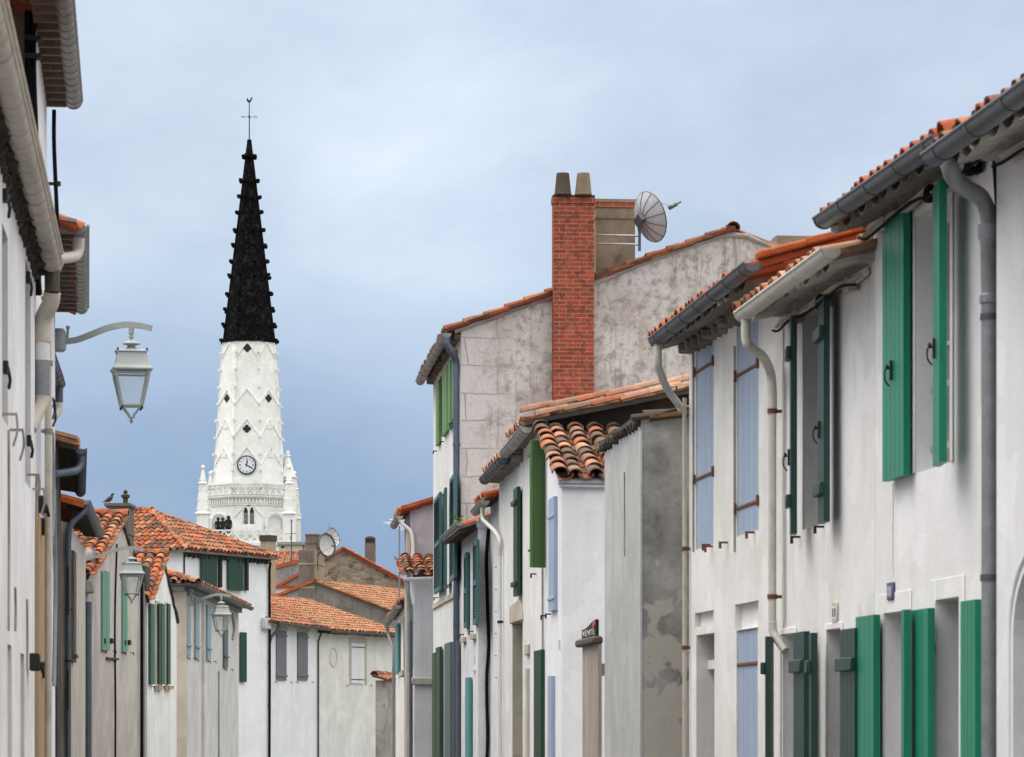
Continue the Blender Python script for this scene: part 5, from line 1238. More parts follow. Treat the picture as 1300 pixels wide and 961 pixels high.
q = MB(); e = empty('tv_antenna', tuple(W(418, 690, 127.8)), 0, 'thin whip aerial standing up behind the far satellite dishes', 'antenna'); q.tube([(0, 0, -.6), (0, 0, .8)], .012, 5); q.build('mast', 'zinc', e)

P0 = (-6.84+2.6, 140)
h = House('stone_house', 'rough brown stone gable with orange verge and a round capped chimney', P0[0], P0[1], 0, 1, 'L', GC)
He = 7.29; Hr = 8.7; L = 8; D = 5.2+4
mb = MB(); mb.poly((0, 0, 0), (0, .3, 0), (0, .3, He-.16), (0, -2.6, Hr), (0, -6.6, He-.9), (0, -6.6, 0)); mb.poly((0, .3, 0), (L, .3, 0), (L, .3, He-.16), (0, .3, He-.16)); mb.poly((L, .3, 0), (L, .3, He-.16), (L, -2.6, Hr), (L, -6.6, He-.9), (L, -6.6, 0)); mb.poly((0, .3, He-.16), (L, .3, He-.16), (L, -2.6, Hr), (0, -2.6, Hr)); mb.poly((0, -2.6, Hr), (L, -2.6, Hr), (L, -6.6, He-.9), (0, -6.6, He-.9)); h.part(mb, 'wall', 'stone')
mb = MB(); sl = (Hr-He)/2.6; tiles(mb, (-.08, -2.6, Hr+.02), (1, 0, 0), (0, 1, -sl), L, 3.0*math.hypot(1, sl), seg=4); h.part(mb, 'roof', 'tile_new')
mb = MB(); mb.prism([(-.12, .35, He-.24), (-.12, -2.6, Hr+.0), (-.12, -2.6, Hr+.12), (-.12, .35, He-.10)], (.15, 0, 0)); h.part(mb, 'verge_tiles', 'tile_new'); mb = MB(); mb.prism([(-.12, -2.601, Hr), (-.12, -6.6, He-.95), (-.12, -6.6, He-.82), (-.12, -2.6, Hr+.12)], (.15, 0, 0)); h.part(mb, 'verge_tiles', 'tile_new')
c = h.at(470, 707, 142); r_ = 7/F*142; zt = h.at(470, 690, 142).z
q = MB(); q.lathe([(r_, -1.2), (r_, 0), (r_*1.0, .02)], (c.x, c.y, zt), 14); ch = h.part(q, 'chimney', 'chim_dark')
q = MB(); q.lathe([(r_*.95, .021), (r_*.98, .1), (r_*.8, .12), (r_*.98, .14), (r_*.98, .24), (r_*.7, .30), (0, .34)], (c.x, c.y, zt), 14); h.part(q, 'chimney_cap', 'gable_dark', ch)

# orange roofed house on the left of the tan chimney
h = House('grey_house', 'rough grey wall with an upright orange tiled roof below the church', (333-CX)/F*150, 150, 1, 0, 'L', GC)
xa, xb = h.x(336), h.x(383); za, zb = h.z(340, 723), h.z(381, 711.5)
mb = MB(); mb.poly((xa, 0, 0), (xb, 0, 0), (xb, 0, zb), (xa, 0, za)); mb.poly((xa, 0, 0), (xa, 0, za), (xa, -6, za), (xa, -6, 0)); mb.poly((xb, 0, 0), (xb, 0, zb), (xb, -6, zb), (xb, -6, 0)); mb.poly((xa, -6, 0), (xb, -6, 0), (xb, -6, zb), (xa, -6, za)); h.part(mb, 'wall', 'grey_wall')
zt = EYE+(HY-702.5)/F*153; drop = zt-za; sl = drop/3; Lv = 3.15*math.hypot(1, sl); q_ = (zt-zb)/(zt-za)
mb = MB(); tiles(mb, (xa, -3, zt), (1, 0, 0), (0, 1, -sl), xb-xa, Lv, clip=lambda u, v: v < Lv*(1-(1-q_)*u/(xb-xa)), sp=.25, seg=5); h.part(mb, 'roof', 'tile_tan')
q = MB(); q.prism([(xa, .06, za-.06), (xb, .06, zb-.06), (xb, .06, zb+.1), (xa, .06, za+.1)], (0, -.2, 0)); h.part(q, 'verge_tiles', 'tile_new'); q = MB(); ridge_tiles(q, (xa, -3.03, zt+.03), (xb, -3.03, zt+.03), .11); h.part(q, 'ridge_tiles', 'tile_new')
q = MB(); x = h.x(369); q.tube([(x, .03, 3), (x, .03, zb-.3)], .05, 6); h.part(q, 'downpipe', 'coping')
h = House('white_parapet', 'strip of white wall with orange tile coping left of the blackened gable', (330-CX)/F*133, 133, 1, 0, 'L', None, 'wall')
xa, xb = h.x(335), h.x(374); zt = h.z(350, 746)
q = MB(); q.box(xa, xb, -.4, 0, 0, zt); h.part(q, 'wall', 'w_c1')
q = MB(); q.box(xa, xb, -.5, .1, zt+.002, zt+.09); ridge_tiles(q, (xa, .16, zt-.30), (xb, .16, zt-.30), .10); h.part(q, 'tile_coping', 'tile_new')
h = House('stone_parapet', 'pale stone parapet with a small square vent in front of the church tower', (352-CX)/F*170, 170, 1, 0, 'L', None, 'wall')
xa, xb = h.x(354), h.x(384); zt = h.z(360, 691)
hole = (h.x(357), h.x(361), h.z(360, 695), h.z(360, 692.6)); mb = MB(); front(mb, xa, xb, 0, zt, [hole], .3); mb.box(xa, xb, -4, -.35, 0, zt-.01); h.part(mb, 'wall', 'limestone')
q = MB(); q.box(xa-.1, xb+.25, -4.1, .1, zt+.002, zt+.14); q.box(xb+.1, xb+.5, -.5, .05, zt-.25, zt-.02); h.part(q, 'coping', 'coping'); q = MB(); q.box(*hole[:2], -.32, -.28, *hole[2:]); h.part(q, 'vent', 'dark_in')
e = empty('tv_antenna', tuple(W(370, 715, 151.5)), 0, 'tall thin aerial mast rising in front of the church tower', 'antenna'); s_ = 151.5/F
q = MB(); q.tube([(0, 0, -1.2), (0, 0, 54*s_)], .028, 6); q.lathe([(.05, 54*s_), (.07, 54.4*s_), (.0, 57*s_)], (0, 0, 0), 8); q.build('mast', 'zinc_dark', e)
q = MB(); q.tube([(-.3, 0, 38*s_), (.22, 0, 38.5*s_)], .02, 5); q.tube([(0, 0, 36*s_), (-.08, -.05, 33*s_), (0, 0, 30*s_)], .02, 5); q.build('aerial', 'zinc', e)
g = House('garden_wall', 'low garden wall end topped with curved orange tiles at the foot of the cream house', (489-CX)/F*98, 98, .2, 1, 'L', None, 'wall')
zt = EYE+(HY-863)/F*98
q = MB(); q.box(0, 4, -.28, 0, 0, zt); g.part(q, 'wall', 'coping'); q = MB(); tiles(q, (-.06, -.33, zt+.10), (1, 0, 0), (0, 1, -.3), 4, .45, sp=.2, ln=.4); ridge_tiles(q, (-.1, -.3, zt+.16), (4, -.3, zt+.16), .12); g.part(q, 'tile_coping', 'tile_mix')

# ------------------------------------------------------------------ street lamps
def lamp(loc, rz, label, corbel=False):
    e = empty('street_lamp', loc, rz, label, 'street lamp', 'wall lanterns along the left side'); q = MB()
    q.tube([(0, 0, 0), (.045, 0, 0)], [.055, .05], 10); q.lathe([(.05, -.125), (.075, -.10), (.08, 0), (.07, .09), (.045, .115)], (.02, 0, .0), 12); q.build('wall_plate', 'lamp', e)
    q = MB(); q.tube([(.11, 0, .02), (.115, 0, .12)], .014, 8); q.lathe([(.02, .11), (.022, .14), (.0, .145)], (.115, 0, 0), 8); q.build('arm_bolt', 'lamp', e)
    q = MB(); P = smooth_path([(.05, 0, -.02), (.2, 0, -.005), (.36, 0, .05), (.52, 0, .11), (.70, 0, .145), (.86, 0, .135), (1.0, 0, .105)], 6)
    n = len(P)
    for i in range(n-1):                                       # flat bar swept along the curve
        a, b = P[i], P[i+1]; d = (b-a).normalized(); nn = V((-d.z, 0, d.x)); hh = .030
        q.add([a+nn*hh+V((0, -.02, 0)), a+nn*hh+V((0, .02, 0)), a-nn*hh+V((0, .02, 0)), a-nn*hh+V((0, -.02, 0)), b+nn*hh+V((0, -.02, 0)), b+nn*hh+V((0, .02, 0)), b-nn*hh+V((0, .02, 0)), b-nn*hh+V((0, -.02, 0))],
              [[0, 1, 5, 4], [1, 2, 6, 5], [2, 3, 7, 6], [3, 0, 4, 7]]+([[3, 2, 1, 0]] if i == 0 else [])+([[4, 5, 6, 7]] if i == n-2 else []))
    q.build('arm', 'lamp', e)
    cx = .785; z = .115
    if corbel:
        q = MB(); q.tube(smooth_path([(.06, 0, -.10), (.25, 0, -.05), (.42, 0, .05), (.6, 0, .10)]), .018, 8); q.lathe([(.03, -.28), (.045, -.2), (.03, -.12)], (.02, 0, 0), 8); q.lathe([(.02, .1), (.09, .2), (.1, .26), (.0, .27)], (.03, 0, 0), 10); q.build('arm_brace', 'lamp', e)
    q = MB(); q.lathe([(.028, 0), (.028, -.065), (.018, -.07), (.018, -.08), (.026, -.085), (.026, -.105), (.016, -.11), (.016, -.125)], (cx, 0, z), 10); q.build('hanger', 'lamp', e)
    z -= .125; rot = .30; cr, sr = math.cos(rot), math.sin(rot)
    def sq(w, zz): return [(cx+(a*cr-b*sr)*w, (a*sr+b*cr)*w, zz) for a, b in ((-1, -1), (1, -1), (1, 1), (-1, 1))]
    q = MB(); q.lathe([(.02, .0), (.035, -.01), (.095, -.035), (.10, -.045), (.045, -.06), (.04, -.075), (.075, -.10), (.11, -.115)], (cx, 0, z), 14)
    lv = [sq(.10, z-.105), sq(.155, z-.122), sq(.158, z-.132), sq(.145, z-.138), sq(.168, z-.26), sq(.178, z-.275), sq(.208, z-.305), sq(.208, z-.318), sq(.17, z-.312)]
    vs = sum(lv, []); q.add(vs, [[i*4+k, i*4+(k+1) % 4, i*4+4+(k+1) % 4, i*4+4+k] for i in range(len(lv)-1) for k in range(4)]+[[0, 1, 2, 3]]); q.build('lantern_cap', 'lamp', e)
    zt, zb = z-.315, z-.67; wt, wb = .178, .104; fr = MB()
    T, B = sq(wt, zt), sq(wb, zb)
    for k in range(4): fr.tube([T[k], B[k]], .017, 6)
    for S_, w_ in ((T, .016), (B, .014)):
        for k in range(4): fr.tube([S_[k], S_[(k+1) % 4]], w_, 6)
    Bt = sq(wt*.965, zt-.035)
    for k in range(4): fr.tube([Bt[k], Bt[(k+1) % 4]], .012, 5)
    f = fr.build('lantern_frame', 'lamp', e)
    for k in range(4):
        g = MB(); a = [V(p) for p in (T[k], T[(k+1) % 4], B[(k+1) % 4], B[k])]; c = sum(a, V())/4; inn = (V((cx, 0, c.z))-c).normalized()*.004; a = [c+(p-c)*.93 for p in a]
        g.prism(a, inn); g.build('glass_pane', 'lampglass', f)
    q = MB()
    for k in range(4): q.tube(smooth_path([B[k], V(B[k])+V((0, 0, -.03))+(V((cx, 0, zb))-V(B[k]))*.25, V((cx, 0, zb-.10))+(V(B[k])-V((cx, 0, zb)))*.25, V((cx, 0, zb-.12))+(V(B[k])-V((cx, 0, zb)))*.22], 4), .011, 6)
    q.lathe([(.0, 0), (.04, -.002), (.04, -.012), (.012, -.016), (.012, -.03), (.022, -.04), (.018, -.055), (.006, -.065), (0, -.08)], (cx, 0, zb-.115), 10); q.build('lantern_foot', 'lamp', e)
    for k in range(4): q = MB(); q.lathe([(.010, 0), (.013, -.02), (0, -.035)], V(B[k])+V((0, 0, -.012)), 6); q.build('corner_drop', 'iron', f)
    for k in range(4): q = MB(); q.lathe([(.010, 0), (.012, .015), (0, .03)], V(sq(.15, z-.12)[k]), 6); q.build('corner_knob', 'iron', f)
    return e
p = W(72.5, 432, 35.9); lamp(tuple(p), -.12, 'largest grey green wall lantern on a curved arm against the sky')
p = W(112, 705, 62.6); lamp(tuple(p), .0, 'middle wall lantern hanging in front of the grey gabled house')
p = W(238, 762, 80.6); lamp(tuple(p), .0, 'smallest far wall lantern with braced arm before the pale blue shutters', True)
# ------------------------------------------------------------------ church tower
YT = 233.0; k = YT/F; TX = (316.5-CX)/F*YT
T = empty('church_tower', (TX, YT, 0), 0, 'white church tower with tall black spire, clock face and weathercock', 'church')
zy = lambda py: EYE+(HY-py)*k
def oct_ring(a, z): return [(a/math.cos(math.pi/8)*math.cos(math.pi/8+j*math.pi/4), a/math.cos(math.pi/8)*math.sin(math.pi/8+j*math.pi/4), z) for j in range(8)]
def oct_solid(mb, rings):
    vs = sum([oct_ring(a, z) for a, z in rings], []); n = len(rings)
    mb.add(vs, [[i*8+j, i*8+(j+1) % 8, i*8+8+(j+1) % 8, i*8+8+j] for i in range(n-1) for j in range(8)]+[[7, 6, 5, 4, 3, 2, 1, 0], [(n-1)*8+j for j in range(8)]])
z_b, z_m, z_t = zy(628), zy(437), zy(178)
a_b, a_m, a_t = 2.36, 1.72, .09
ap = lambda z: a_b+(a_m-a_b)*(z-z_b)/(z_m-z_b)
as_ = lambda z: 1.70+(a_t-1.70)*(z-z_m)/(z_t-z_m)
def face(j, z, fn): # centre of face j (0 = facing the street) at height z, with tangent and normal
    a = -math.pi/2+j*math.pi/4; n = V((math.cos(a), math.sin(a), 0)); t = V((-math.sin(a), math.cos(a), 0)); return n*fn(z)+V((0, 0, z)), t, n
q = MB(); oct_solid(q, [(a_b, z_b), (a_m, z_m)])
for j in range(8):                                  # corner rolls
    A, B = oct_ring(a_b, z_b)[j], oct_ring(a_m, z_m)[j]; q.tube([A, B], .05, 5)
    for r in range(9):                              # carved crockets up each corner
        t = (r+.35)/9; p = V(A).lerp(V(B), t); d = V((p.x, p.y, 0)).normalized()
        jj = RND.uniform(.75, 1.1); q.obox(p+d*.09, d*.12*jj, V((-d.y, d.x, 0))*.075, V((0, 0, .06))); q.obox(p+d*.14*jj+V((0, 0, .05)), d*.06, V((-d.y, d.x, 0))*.09*jj, V((0, 0, .045)))
shaft = q.build('spire_shaft', 'church', T)
for (ya, yl) in ((437.5, 457), (496, 515), (534, 556), (570, 592)):
    for j in range(8):
        g = MB(); za, zl = zy(ya), zy(yl); wl = ap(zl)*math.tan(math.pi/8)*.98
        ca, t, n = face(j, za, ap); cl, _, _ = face(j, zl, ap)
        for s in (-1, 1):
            a = ca+n*.02; b = cl+t*(s*wl)+n*.02; d = (b-a); L_ = d.length; d.normalize(); g.obox((a+b)/2, d*L_/2, n*.035, d.cross(n)*.035)
        if (ya in (534, 570)) and j % 2 == 1: c, t, n = face(j, zy(ya+8), ap); g.obox(c+n*.015, t*.26, n*.03, V((0, 0, .22)))
        g.build('gable_moulding', 'church', shaft)
for (j, y) in ((0, 446), (0, 547), (1, 507.5), (7, 507.5)):
    c, t, n = face(j, zy(y), ap); q = MB()
    for dx, dz in ((0, .14), (0, -.14), (.14, 0), (-.14, 0), (0, 0)):
        pts = [c+n*.012+t*(dx+.135*math.cos(2*math.pi*i/12))+V((0, 0, dz+.135*math.sin(2*math.pi*i/12))) for i in range(12)]; q.prism(pts, n*(.02+.002*dx+.003*dz))
    q.build('quatrefoil_opening', 'dark_in', shaft)
# black spire with crockets
q = MB(); oct_solid(q, [(1.70, z_m+.004), (a_t, z_t)]); q.lathe([(.10, z_t-.3), (.12, z_t-.1), (.06, z_t+.02)], (0, 0, 0), 8)
oct_solid(q, [(1.80, z_m+.01), (1.78, z_m+.22)])
for y in (201, 231, 251, 271, 292, 313, 333, 353, 374, 394, 414, 434):
    z = zy(y)
    for j in range(8):
        a = math.pi/8+j*math.pi/4; d = V((math.cos(a), math.sin(a), 0)); s = V((-d.y, d.x, 0)); r = as_(z)/math.cos(math.pi/8)
        z += RND.uniform(-.06, .06); q.obox(d*(r+.05)+V((0, 0, z)), d*.18*RND.uniform(.8, 1.05), s*.09, V((0, 0, .08))); q.obox(d*(r+.17)+V((0, 0, z+.06)), d*.09, s*.11, V((0, 0, .09)))
for j in range(8): q.tube([oct_ring(1.70, z_m)[j], oct_ring(a_t, z_t)[j]], .05, 5)
q.build('black_spire', 'spire', T)
q = MB(); q.tube([(0, 0, z_t-.1), (0, 0, zy(131))], [.045, .03], 6)
zc = zy(149)
for d in (V((1, 0, 0)), V((0, 1, 0))):
    q.tube([-d*.52+V((0, 0, zc)), d*.52+V((0, 0, zc))], .018, 5)
    for s in (-1, 1): q.lathe([(0, -.05), (.05, 0), (0, .05)], tuple(d*s*.50+V((0, 0, zc))), 6); q.tube([d*s*.36+V((0, 0, zc-.10)), d*s*.40+V((0, 0, zc)), d*s*.36+V((0, 0, zc+.10))], .014, 5)
q.lathe([(0, -.09), (.09, 0), (0, .09)], (0, 0, zc), 8); vane = q.build('weather_vane', 'iron', T)
prof = [(-.16, .10), (-.20, .30), (-.14, .24), (-.12, .36), (-.05, .18), (.04, .16), (.09, .30), (.15, .38), (.20, .33), (.24, .29), (.17, .26), (.14, .12), (.06, .02), (.0, -.02), (-.08, .02)]
q = MB(); q.prism([(x, -.02, zy(131)+z) for x, z in prof], (0, .04, 0)); q.build('weathercock', 'iron', vane)
# clock
c, t, n = face(0, zy(593), ap); cl = V((c.x, c.y, c.z)); oy = cl.y-.16
def disc(r, y0, y1, m, name, par, seg=40):
    q = MB(); q.add([(r*math.cos(2*math.pi*i/seg), y, cl.z+r*math.sin(2*math.pi*i/seg)) for y in (y0, y1) for i in range(seg)], [[i, (i+1) % seg, seg+(i+1) % seg, seg+i] for i in range(seg)]+[list(range(seg))[::-1], list(range(seg, 2*seg))]); return q.build(name, m, par)
ck = disc(.64, cl.y+.2, oy, 'clock_blue', 'clock', T); disc(.545, oy+.01, oy-.012, 'clock_face', 'clock_dial', ck)
q = MB()
for i in range(12):
    a = math.pi/2-i*math.pi/6; d = V((math.cos(a), 0, math.sin(a))); s = V((-d.z, 0, d.x)); w_ = .035 if i % 3 else .05
    for o_ in ((-.03, .03) if i % 3 else (-.045, 0, .045)): q.obox(V((0, oy-.016, cl.z))+d*.44+s*o_, d*.058, V((0, .003, 0)), s*.011)
q.build('hour_marks', 'clock_blue', ck)
for ang, L_, w_, nm in ((math.radians(90-10), .40, .06, 'hour_hand'), (math.radians(90-120), .50, .045, 'minute_hand')):
    d = V((math.cos(ang), 0, math.sin(ang))); s = V((-d.z, 0, d.x)); b = V((0, oy-(.024 if nm[0] == 'h' else .032), cl.z)); q = MB()
    q.prism([b-d*.12-s*.03, b-d*.12+s*.03, b+s*w_*.5, b+d*L_*.6+s*w_*.9, b+d*L_, b+d*L_*.6-s*w_*.9, b-s*w_*.5], V((0, .006, 0))); q.build(nm, 'iron', ck)
# octagonal belfry with pierced parapet
zd0, zd1 = zy(692), zy(633); ad = 2.50
q = MB(); oct_solid(q, [(ad, zd0-2), (ad, zd1)]); oct_solid(q, [(ad+.10, zd1-.12), (ad+.22, zd1+.0)]); oct_solid(q, [(ad+.22, zd1+.002), (ad+.20, zy(630.5))]); oct_solid(q, [(ad+.06, zd1-.55), (ad+.06, zd1-.45)])
for j in range(8):
    for i in range(9):                              # corbel table of small arches
        c, t, n = face(j, zd1-.28, lambda z: ad); w_ = ad*math.tan(math.pi/8)
        q.obox(c+n*.05+t*(w_*(2*(i+.5)/9-1)), t*.05, n*.07, V((0, 0, .15)))
bel = q.build('belfry', 'church', T)
q = MB(); zp0, zp1 = zy(630.3), zy(616)
w_ = (ad+.17)*math.tan(math.pi/8)
for j in range(8):
    c, t, n = face(j, 0, lambda z: ad+.17); up = V((0, 0, 1)); h_ = zp1-zp0
    q.obox(c+up*(zp1-.04), t*w_, n*.08, up*.05); q.obox(c+up*(zp0+.03), t*w_, n*.08, up*.04)
    N = 4
    for i in range(N+1): q.obox(c+t*(w_*(2*i/N-1))+up*((zp0+zp1)/2), t*.035, n*.05, up*h_/2)
    for i in range(N):
        cc = c+t*(w_*(2*(i+.5)/N-1))+up*((zp0+zp1)/2); cw = w_/N
        for sx in (-1, 1):
            for sz in (-1, 1):
                a = cc+t*(sx*cw)+up*(sz*h_*.42); b = cc+t*(sx*cw*.35)+up*(sz*h_*.12); d = (b-a); q.obox((a+b)/2, d/2, n*.045, d.cross(n).normalized()*.05)
        q.obox(cc+up*h_*.36, t*.05, n*.045, up*.06); q.obox(cc-up*h_*.36, t*.05, n*.045, up*.06)
q.build('pierced_parapet', 'church', bel)
# twin lancet window with louvres in the front face, blind hoods each side
fy = -ad
def lancet(cx, w, z0, z1):
    pts = [(cx-w, fy-.012, z0), (cx+w, fy-.012, z0), (cx+w, fy-.012, z1-.28)]+[(cx+w*(1-t)**.7, fy-.012, z1-.28+.28*t**.8) for t in (.35, .7, 1)]+[(cx-w*(1-t)**.7, fy-.012, z1-.28+.28*t**.8) for t in (.7, .35)]+[(cx-w, fy-.012, z1-.28)]
    q = MB(); q.prism(pts, (0, .02, 0)); o = q.build('lancet_window', 'dark_in', bel)
    q = MB()
    for i in range(8): q.obox((cx, fy-.03, z0+.1+i*(z1-z0-.45)/8), (w*.92, 0, 0), (0, .03, -.012), (0, .005, .014))
    q.build('louvres', 'coping', o)
zl0, zl1 = zy(667), zy(646)
for s in (-1, 1): lancet((319.5-316.5)*k+s*.2, .13, zl0, zl1)
q = MB(); cx0 = .16; q.obox((cx0, fy-.012, zl1+.15), (.07, 0, .07), (0, .012, 0), (-.05, 0, .05)); q.build('quatrefoil_opening', 'dark_in', bel)
q = MB(); hp = [(cx0-.42, zl0+.1), (cx0-.42, zl1-.3), (cx0-.25, zl1+.12), (cx0, zl1+.42), (cx0+.25, zl1+.12), (cx0+.42, zl1-.3), (cx0+.42, zl0+.1)]
q.tube([(x, fy-.03, z) for x, z in hp], .045, 6); q.tube([(cx0-1.0, fy-.03, zl0+.45), (cx0-.5, fy-.03, zl0+.95), (cx0, fy-.03, zl1+.75), (cx0+.5, fy-.03, zl0+.95), (cx0+1.0, fy-.03, zl0+.45)], .035, 6); q.build('window_hood', 'church', bel)
for j in (-1, 1):
    c, t, n = face(j, zd0, lambda z: ad); q = MB(); hw = .78; A = []
    for i in range(13): a = math.pi*i/12; A.append(c+t*(hw*math.cos(a))+V((0, 0, 1.25+.75*math.sin(a)**.8))+n*.14)
    q.tube([c+t*hw+n*.14+V((0, 0, .2))]+A+[c-t*hw+n*.14+V((0, 0, .2))], .06, 6)
    for p in A[1:-1]: q.lathe([(.0, .0), (.09, .06), (.05, .15), (0, .2)], tuple(p), 6)
    for s in (-1, 1): q.lathe([(.10, 0), (.12, .3), (.05, .5)], tuple(c+t*(s*hw)+n*.14+V((0, 0, 1.1))), 6)
    q.build('niche_hood', 'church', bel)
# square stage below with corner pinnacles and lower parapet
zs = zy(690); hw = 2.95
q = MB(); q.box(-hw, hw, -hw, hw, 0, zs); q.box(-hw-.1, hw+.1, -hw-.1, hw+.1, zs-.25, zs-.05); q.box(-hw-.05, hw+.05, -hw-.05, hw+.05, zs-4, zs-3.8)
st = q.build('tower_stage', 'church', T)
q = MB(); zq0, zq1 = zs+.003, zy(675)
for side in range(4):
    ca, sa = round(math.cos(side*math.pi/2)), round(math.sin(side*math.pi/2)); t = V((ca, sa, 0)); n = V((sa, -ca, 0)); c = n*(hw-.08); up = V((0, 0, 1))
    q.obox(c+up*(zq1-.04), t*(hw-.35), n*.07, up*.05); q.obox(c+up*(zq0+.05), t*(hw-.35), n*.07, up*.05); N = 9; ww = hw-.35; h_ = zq1-zq0
    for i in range(N):
        for s in (-1, 1):
            x0, x1 = ww*(2*i/N-1), ww*(2*(i+1)/N-1); a = c+t*(x0 if s < 0 else x1)+up*(zq0+.08); b = c+t*(x1 if s < 0 else x0)+up*(zq1-.08); d = b-a; q.obox((a+b)/2, d/2, n*(.045+.004*s), d.cross(n).normalized()*.055)
q.build('lower_parapet', 'church', st)
for sx in (-1, 1):
    for sy in (-1, 1):
        cx_, cy_ = sx*2.86, sy*2.83; q = MB(); w0 = .37
        q.frust((cx_, cy_, zs-1.2), w0+.04, w0+.04, (cx_, cy_, zy(655)), w0+.02, w0+.02); q.frust((cx_, cy_, zy(655)+.002), w0+.13, w0+.13, (cx_, cy_, zy(653)), w0+.06, w0+.06)
        q.frust((cx_, cy_, zy(653)+.002), w0, w0, (cx_, cy_, zy(617)), .24, .24); q.frust((cx_, cy_, zy(617)+.002), .31, .31, (cx_, cy_, zy(615)), .22, .22)
        q.frust((cx_, cy_, zy(615)+.002), .20, .20, (cx_, cy_, zy(598)), .07, .07); q.lathe([(.07, zy(598)-.1), (.16, zy(597.5)), (.08, zy(597)), (.13, zy(595.5)), (0, zy(593))], (cx_, cy_, 0), 8)
        for r in range(4):
            for dx, dy in ((-1, -1), (1, -1), (-1, 1), (1, 1)):
                tt = (r+.3)/4.5; z = zy(653)+(zy(598)-zy(653))*tt; ww = w0*(1-tt*.82); q.obox((cx_+dx*(ww+.02), cy_+dy*(ww+.02), z), (.06, 0, 0), (0, .06, 0), (0, 0, .05))
        q.build('pinnacle', 'church', st)
# stair turret behind the right pinnacle
q = MB(); q.lathe([(.55, zs), (.55, zy(606)), (.64, zy(605)), (.64, zy(603.5)), (.50, zy(603)), (.12, zy(578)), (.20, zy(577)), (.10, zy(575)), (.14, zy(573)), (0, zy(570))], (2.55, .7, 0), 8); q.build('stair_turret', 'church', T)
q = MB(); q.box(2.36, 2.62, .05, .16, zy(614), zy(609)); q.build('turret_opening', 'dark_in', T)

# ------------------------------------------------------------------ visitors on the tower gallery
def person(loc, rz, label, H=1.72, armbend=.2, lean=0):
    e = empty('person', loc, rz, label, 'person', 'people on the tower gallery'); me = bpy.data.meshes.new('body')
    s = H/1.75
    J = dict(pel=(0, 0, .95, .15, .11), wa=(0, .0, 1.10, .14, .10), ch=(0, -.01+lean*.3, 1.30, .17, .115), nk=(0, lean*.5, 1.47, .062, .06), hd=(0, -.015+lean*.6, 1.58, .085, .095), tp=(0, -.01+lean*.6, 1.70, .075, .085))
    for s_, n in ((-1, 'l'), (1, 'r')):
        J['sh'+n] = (s_*.17, lean*.4, 1.40, .075, .07); J['el'+n] = (s_*.215, .02-armbend*.3, 1.15, .052, .05); J['wr'+n] = (s_*.20, -armbend, 1.0 if armbend < .25 else 1.12, .038, .036); J['ha'+n] = (s_*.18, -armbend-.07, .93 if armbend < .25 else 1.12, .035, .03)
        J['hp'+n] = (s_*.095, 0, .88, .095, .095); J['kn'+n] = (s_*.10, -.02, .48, .062, .062); J['an'+n] = (s_*.105, .02, .08, .045, .045); J['to'+n] = (s_*.12, -.13, .04, .04, .035)
    E = [('pel', 'wa'), ('wa', 'ch'), ('ch', 'nk'), ('nk', 'hd'), ('hd', 'tp')]
    for n in 'lr': E += [('ch', 'sh'+n), ('sh'+n, 'el'+n), ('el'+n, 'wr'+n), ('wr'+n, 'ha'+n), ('pel', 'hp'+n), ('hp'+n, 'kn'+n), ('kn'+n, 'an'+n), ('an'+n, 'to'+n)]
    ks = list(J); me.from_pydata([tuple(c*s for c in J[q][:3]) for q in ks], [(ks.index(a), ks.index(b)) for a, b in E], [])
    me.materials.append(M['coat']); o = bpy.data.objects.new('body', me); COL.objects.link(o); o.parent = e
    sk = o.modifiers.new('skin', 'SKIN'); sk.use_smooth_shade = True; sv = me.skin_vertices[0].data
    for i, q in enumerate(ks): sv[i].radius = (J[q][3]*s, J[q][4]*s); sv[i].use_root = (q == 'pel')
    sb = o.modifiers.new('sub', 'SUBSURF'); sb.levels = 1; sb.render_levels = 2
    q = MB(); q.lathe([(.10, -.02), (.112, .04), (.10, .10), (.06, .145), (0, .155)], (0, .012+lean*.6, 1.57*s), 10); q.build('hair', 'hair', e)
    return e
zl = zs+.001
for px, dy, H, lb, ab, ln in ((277.0, -2.30, 1.68, 'dark clad silhouetted person half hidden at the left edge of the tower gallery', .15, 0), (282.5, -2.45, 1.66, 'middle dark clad silhouetted person leaning on the tower gallery parapet', .32, -.06), (290.0, -2.48, 1.80, 'tallest dark clad silhouetted person standing apart on the tower gallery', .12, 0)):
    x = (px-CX)/F*(YT+dy)-TX; person((TX+x, YT+dy, zl), .1, lb, H, ab, ln)

# ------------------------------------------------------------------ ground
def ground(name, pts, z, m):
    q = MB(); q.poly(*[(x, y, z) for x, y in pts]); o = q.build(name, m); tag(o, kind='structure'); return o
ground('ground', [(-2500, -800), (2500, -800), (2500, 4000), (-2500, 4000)], -.02, 'soil')
lft = [(.9-0, -12), (-.71, 0), (-.71-.109*29, 29), (-4.75, 36), (-7.6, 62), (-7.4, 80), (-7.5, 106)]
rgt = [(6.5, -12), (4.93, 0), (4.93-.109*30, 30), (3.84-.084*48, 48), (-.9, 53), (-1.45, 60), (-2.5, 66), (-3.2, 80), (-3.3, 106)]
ground('road', lft+rgt[::-1], .0, 'asphalt')
for nm, ln, s in (('pavement', lft, 1), ('pavement', rgt, -1)):
    q = MB(); inner = [(x+s*.75, y) for x, y in ln]
    for a, b, c, d in zip(ln, ln[1:], inner, inner[1:]):
        q.prism([(a[0]-s*.05, a[1], .004), (b[0]-s*.05, b[1], .004), (d[0], d[1], .004), (c[0], c[1], .004)], (0, 0, .12))
    tag(q.build(nm, 'pavement'), kind='structure')

